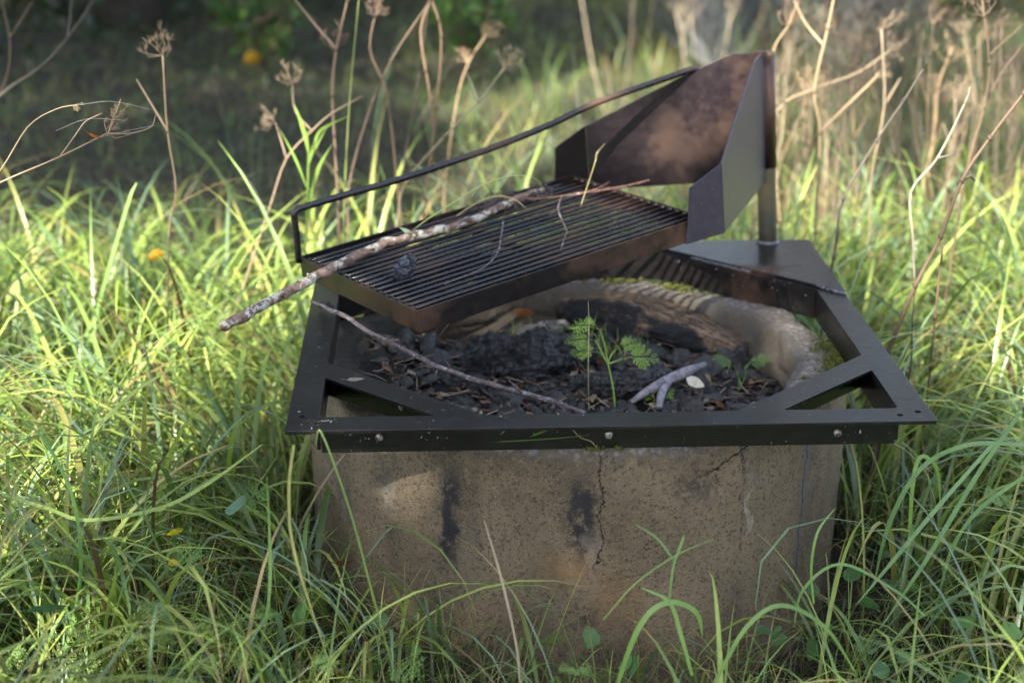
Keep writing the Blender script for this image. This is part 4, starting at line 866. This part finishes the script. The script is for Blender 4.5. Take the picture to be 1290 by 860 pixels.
# spider threads
m = MB(); 
for P in [[(95, 133), (140, 128), (190, 138)], [(70, 165), (110, 150), (160, 152)], [(120, 175), (160, 165), (196, 158)]]:
    Q = [aty(a, b_, 3.02) for a, b_ in P]; m.tube(Q, .00018, 3, (.7, .7, .7), smooth=4)
tag(m.build('spider_threads', M_stalk), 'faint spider threads strung on the drooping stalk', 'cobweb')
# ------------------------------------------------------------------ trees
def leafcloud(centers, R, n, s, cols, skip=None):
    V = []; per = n//len(centers); C_ = np.repeat(np.array(centers), per, 0); N = len(C_); d = rng.normal(size=(N, 3)); d /= np.linalg.norm(d, axis=1)[:, None]
    P = C_+d*(R*rng.uniform(.1, 1, (N, 1))**.6)*np.array([1, 1, .6])
    if skip is not None: P = P[~skip(P)]; N = len(P)
    a = rng.normal(size=(N, 3)); a /= np.linalg.norm(a, axis=1)[:, None]; b = np.cross(a, rng.normal(size=(N, 3))); b /= np.linalg.norm(b, axis=1)[:, None]
    ss = s*rng.uniform(.6, 1.3, (N, 1)); V = np.stack([P-a*ss, P-b*ss*.5, P+a*ss, P+b*ss*.5], 1).reshape(-1, 3)
    Q = np.arange(N*4).reshape(N, 4); c = np.repeat(np.array(cols)[rng.integers(0, len(cols), N)]*rng.uniform(.75, 1.25, (N, 1)), 4, 0)
    return V, Q, c
def add_child(o, root): o.parent = root; o.location = -root.location; return o
def tree(loc, h, r, label, crown_z, crown_r, n, s, cols, mat=M_dark_trunk, lean=(0, 0), grp_=None, name='broadleaf_tree', skip=None, branches=10, conifer=False):
    root = empty(name, loc, label, 'tree', grp_); loc = np.array(loc, float); m = MB(); k = 14
    P = [loc+[lean[0]*t+.05*math.sin(t*5), lean[1]*t, h*t-.1] for t in np.linspace(0, 1, k)]; R = r*np.linspace(1, .25, k); R[0] *= 1.45; R[1] *= 1.1
    m.tube(P, R, 16, jit=.06); cs = []
    for i in range(branches):
        z = rng.uniform(crown_z[0], crown_z[1]); t = z/h; a = rng.uniform(0, 2*PI); rr = crown_r*((1-(z-crown_z[0])/(crown_z[1]-crown_z[0]+.01)*.75) if conifer else rng.uniform(.6, 1)); b = loc+[lean[0]*t, lean[1]*t, z]
        e = b+[rr*math.cos(a), rr*math.sin(a), (-.18 if conifer else .35)*rr]; m.tube([b, (b+e)/2+[0, 0, .08*rr], e], [r*.28, r*.16, r*.05], 6)
        cs += [b+(e-b)*.55, b+(e-b)*.85, e]
    add_child(m.build('trunk', mat, smooth=True), root)
    V, Q, c = leafcloud(cs, crown_r*.42, n, s, cols, skip); add_child(fastmesh('crown', V, Q, c, M_leafc, False), root)
    return root
GC = [(.05, .10, .025), (.07, .13, .03), (.04, .08, .025)]; SPR = [(.012, .026, .010), (.018, .034, .012)]; YC = [(.12, .16, .03), (.08, .14, .03), (.3, .25, .05)]
# sun direction -------------------------------------------------------
SUN_AZ, SUN_EL = math.radians(207), math.radians(38)
SD = np.array([math.sin(SUN_AZ)*math.cos(SUN_EL), math.cos(SUN_AZ)*math.cos(SUN_EL), math.sin(SUN_EL)])
def along(x, y, z0, h):       # point at height h whose shadow falls on (x,y,z0)
    return np.array([x, y, z0])+SD*((h-z0)/SD[2])
# trees seen at the top of the photo
tree((1.55, 9.35, 0), 11, .27, 'thick grey lichen covered trunk standing behind the wind shield', (3.5, 10), 2.4, 9000, .07, GC, M_trunk)
for i, (x, y, r, lb) in enumerate([(-2.9, 10.6, .16, 'dark trunk at the far top left'), (-1.75, 11.8, .13, 'thin dark trunk behind the umbel stalk at top left'), (-.55, 12.4, .17, 'dark trunk far behind the stalk cluster'), (.5, 12.8, .14, 'far dark trunk above the handle'), (2.75, 10.9, .14, 'black trunk behind the green bush at top right'), (3.5, 12, .18, 'dark trunk at the far top right')]):
    tree((x, y, 0), 12, r, lb, (.2, 10), 1.9, 14000, .055, SPR, conifer=True, name='spruce_tree', branches=46)
for x, y, r_, cr, lb in [(-3.1, 7.9, .15, 2.1, 'dense unseen spruce added to darken the left of the clearing'), (-2.1, 9.8, .15, 2.2, 'dense spruce at the top left edge, its unseen crown added for shade')]:  # low dense crowns added out of view to block skylight
    tree((x, y, 0), 10, r_, lb, (1.3, 9), cr, 20000, .07, SPR, conifer=True, name='spruce_tree', branches=34)
# green bush at top right, and the twiggy one behind the shield
def bush(loc, R, h, n, s, cols, label, name='green_bush', tw=14, tcol=(.12, .09, .06), leaves=True, cat='bush'):
    root = empty(name, loc, label, cat); loc = np.array(loc, float); m = MB(); cs = []
    for i in range(tw):
        a = rng.uniform(0, 2*PI); e = loc+[R*math.cos(a)*rng.uniform(.3, 1), R*math.sin(a)*rng.uniform(.3, 1), h*rng.uniform(.5, 1)]; mid = loc+(e-loc)*.5+rng.normal(0, .05, 3)
        m.tube([loc, mid, e], [.009, .006, .003], 5, tcol, smooth=3); cs += [mid, e, (mid+e)/2]
        for j in range(4):
            t = rng.uniform(.3, .95); b = mid+(e-mid)*t; q = b+rng.normal(0, .14, 3)+[0, 0, .05]; m.tube([b, (b+q)/2+rng.normal(0, .02, 3), q], [.004, .003, .0015], 4, tcol)
    add_child(m.build('stems', M_stalk), root)
    if leaves: V, Q, c = leafcloud(cs, R*.35, n, s, cols); add_child(fastmesh('leaves', V, Q, c, M_leafc, False), root)
bush((2.15, 9.3, 0), .45, 1.0, 2600, .035, [(.10, .22, .03), (.14, .28, .04), (.07, .15, .03)], 'leafy green bush right of the lichen covered trunk')
bush((.95, 8.3, 0), .55, .85, 0, .02, GC, 'tangle of bare grey lichen covered twigs behind the shield', 'bare_bush', 60, (.13, .14, .15), False)
bush((1.5, 7.7, 0), .45, .7, 0, .02, GC, 'tangle of pale bare twigs in front of the trunk', 'bare_bush', 44, (.15, .14, .125), False)
bush((-.2, 8.6, 0), .35, .5, 600, .03, [(.08, .16, .03), (.05, .11, .03)], 'low green bush in the dark behind the stalk cluster')
bush((-1.15, 8.2, 0), .25, .45, 420, .03, [(.08, .16, .03), (.05, .11, .03)], 'small green bush beside the glowing yellow leaf')
# unseen trees added to shade the clearing: they stand towards the sun
LIT = []      # (x, y, radius) places on plane z=.45 where crown leaves are left out to let sun in
def lit(x, y, r): LIT.append((x, y, r))
for q in [(-1.25, 3.3, .55), (-1.1, 2.75, .40), (-.85, 3.9, .45), (-1.5, 3.9, .5), (-.5, 4.1, .28), (1.2, 3.7, .5), (1.4, 3.2, .45), (.95, 4.3, .45), (1.6, 4.4, .55), (.37, 3.60, .20), (.38, 3.92, .13), (-.24, 3.21, .06), (-.10, 3.38, .07), (1.5, 5.1, .35), (.5, 5.6, .4), (.1, 6.4, .35), (1.1, 6.6, .3), (.9, 5.3, .2), (-.2, 5.4, .3), (.6, 7.6, .45), (.3, 5.0, .3), (-.1, 6.0, .35), (.9, 6.0, .25), (.2, 7.2, .4), (.19, 3.02, .055), (1.9, 6.6, .4), (-.02, 2.36, .035), (.06, 2.31, .045), (1.3, 2.4, .15), (-.85, 2.2, .13), (-.5, 1.95, .08), (.3, 1.95, .10), (.75, 2.0, .08), (.05, 4.6, .2)]: lit(*q)
for q in [(-.92, 2.62, .17), (-.3, 4.4, .15), (-.2, 5.5, .35), (.25, 5.0, .35), (.2, 6.2, .5), (-.3, 6.9, .35), (.8, 7.2, .5), (.7, 4.7, .25), (-.98, 2.3, .2), (-.85, 2.75, .15), (-.70, 1.95, .12), (-1.35, 2.35, .15), (-.72, 3.3, .16), (1.0, 2.75, .14), (1.25, 2.85, .2), (.95, 3.15, .12), (.9, 1.95, .1), (.35, 1.8, .1), (.1, 1.75, .08), (1.15, 2.15, .12)]: lit(*q)
lit(.50, 3.17, .06); lit(.56, 3.30, .05)
_h = np.random.default_rng(5)
for _ in range(64):
    x, y = _h.uniform(-1.4, 1.5), _h.uniform(1.45, 3.0)
    if -.52 < x < .62 and 2.08 < y: continue
    lit(x, y, _h.uniform(.04, .15))
def skipf(P):
    t = (P[:, 2]-.45)/SD[2]; G_ = P-t[:, None]*SD; m = np.zeros(len(P), bool)
    for x, y, r in LIT: m |= np.hypot(G_[:, 0]-x, G_[:, 1]-y) < r*(1+.25*np.sin(7*np.arctan2(G_[:, 1]-y, G_[:, 0]-x)))
    return m
for i, (x, y, h, cr, n) in enumerate([(.15, 2.8, 6.5, 1.5, 20000), (-1.4, 6.8, 7.5, 2.3, 24000), (-3.0, 9.0, 8, 2.4, 12000), (1.8, 9.5, 8, 2.2, 9000), (1.0, 6.2, 8, 2.0, 20000), (1.2, 1.6, 6, 1.3, 5000), (-1.0, 1.5, 6, 1.2, 4500)]):
    c = along(x, y, .4, h)
    tree((c[0], c[1], 0), h+1.5, .14, ['unseen tree added behind the camera to shade the fire pit', 'unseen broadleaf tree added at the left to shade the far grass', 'unseen broadleaf tree added to shade the far left of the clearing', 'unseen broadleaf tree added to shade the far middle of the clearing', 'dense unseen tree added to shade the middle distance', 'unseen young tree added to shade the right foreground', 'unseen young tree added to shade the left foreground'][i], (h-cr*.7, h+cr*.7), cr, n, .05, GC, skip=skipf, branches=16)
for i in range(9):  # unseen spruces added behind the camera to block low sky
    a = math.radians(178+23*i); d = 8.5+(i%3)*1.2; x, y = d*math.cos(a), 1.5+d*math.sin(a)
    tree((x, y, 0), 8.5, .14, 'unseen dark spruce added round the clearing to block low sky', (.3, 8.3), 2.0, 12000, .075, SPR, conifer=True, name='spruce_tree', branches=34, grp_='unseen spruces added to block low sky', skip=skipf)
# ------------------------------------------------------------------ light
w = bpy.data.worlds.new('World'); sc.world = w; w.use_nodes = True; nt = w.node_tree; bg = nt.nodes['Background']
sky = nt.nodes.new('ShaderNodeTexSky'); sky.sky_type = 'NISHITA'; sky.sun_disc = False; sky.sun_elevation = SUN_EL; sky.sun_rotation = SUN_AZ
hs = nt.nodes.new('ShaderNodeHueSaturation'); hs.inputs['Saturation'].default_value = .65; nt.links.new(sky.outputs[0], hs.inputs['Color']); nt.links.new(hs.outputs[0], bg.inputs[0]); bg.inputs[1].default_value = .125
sl = bpy.data.lights.new('sun', 'SUN'); sl.energy = 5; sl.angle = math.radians(.6); sl.color = (1, .925, .80); so = bpy.data.objects.new('sun', sl); C.objects.link(so)
so.rotation_euler = Vector(SD).to_track_quat('Z', 'Y').to_euler(); so.location = (0, 0, 10)
vs = sc.view_settings; vs.view_transform = 'Standard'; vs.look = 'None'; vs.exposure = 2.45; vs.gamma = 1
sc.cycles.max_bounces = 6; sc.cycles.transparent_max_bounces = 4
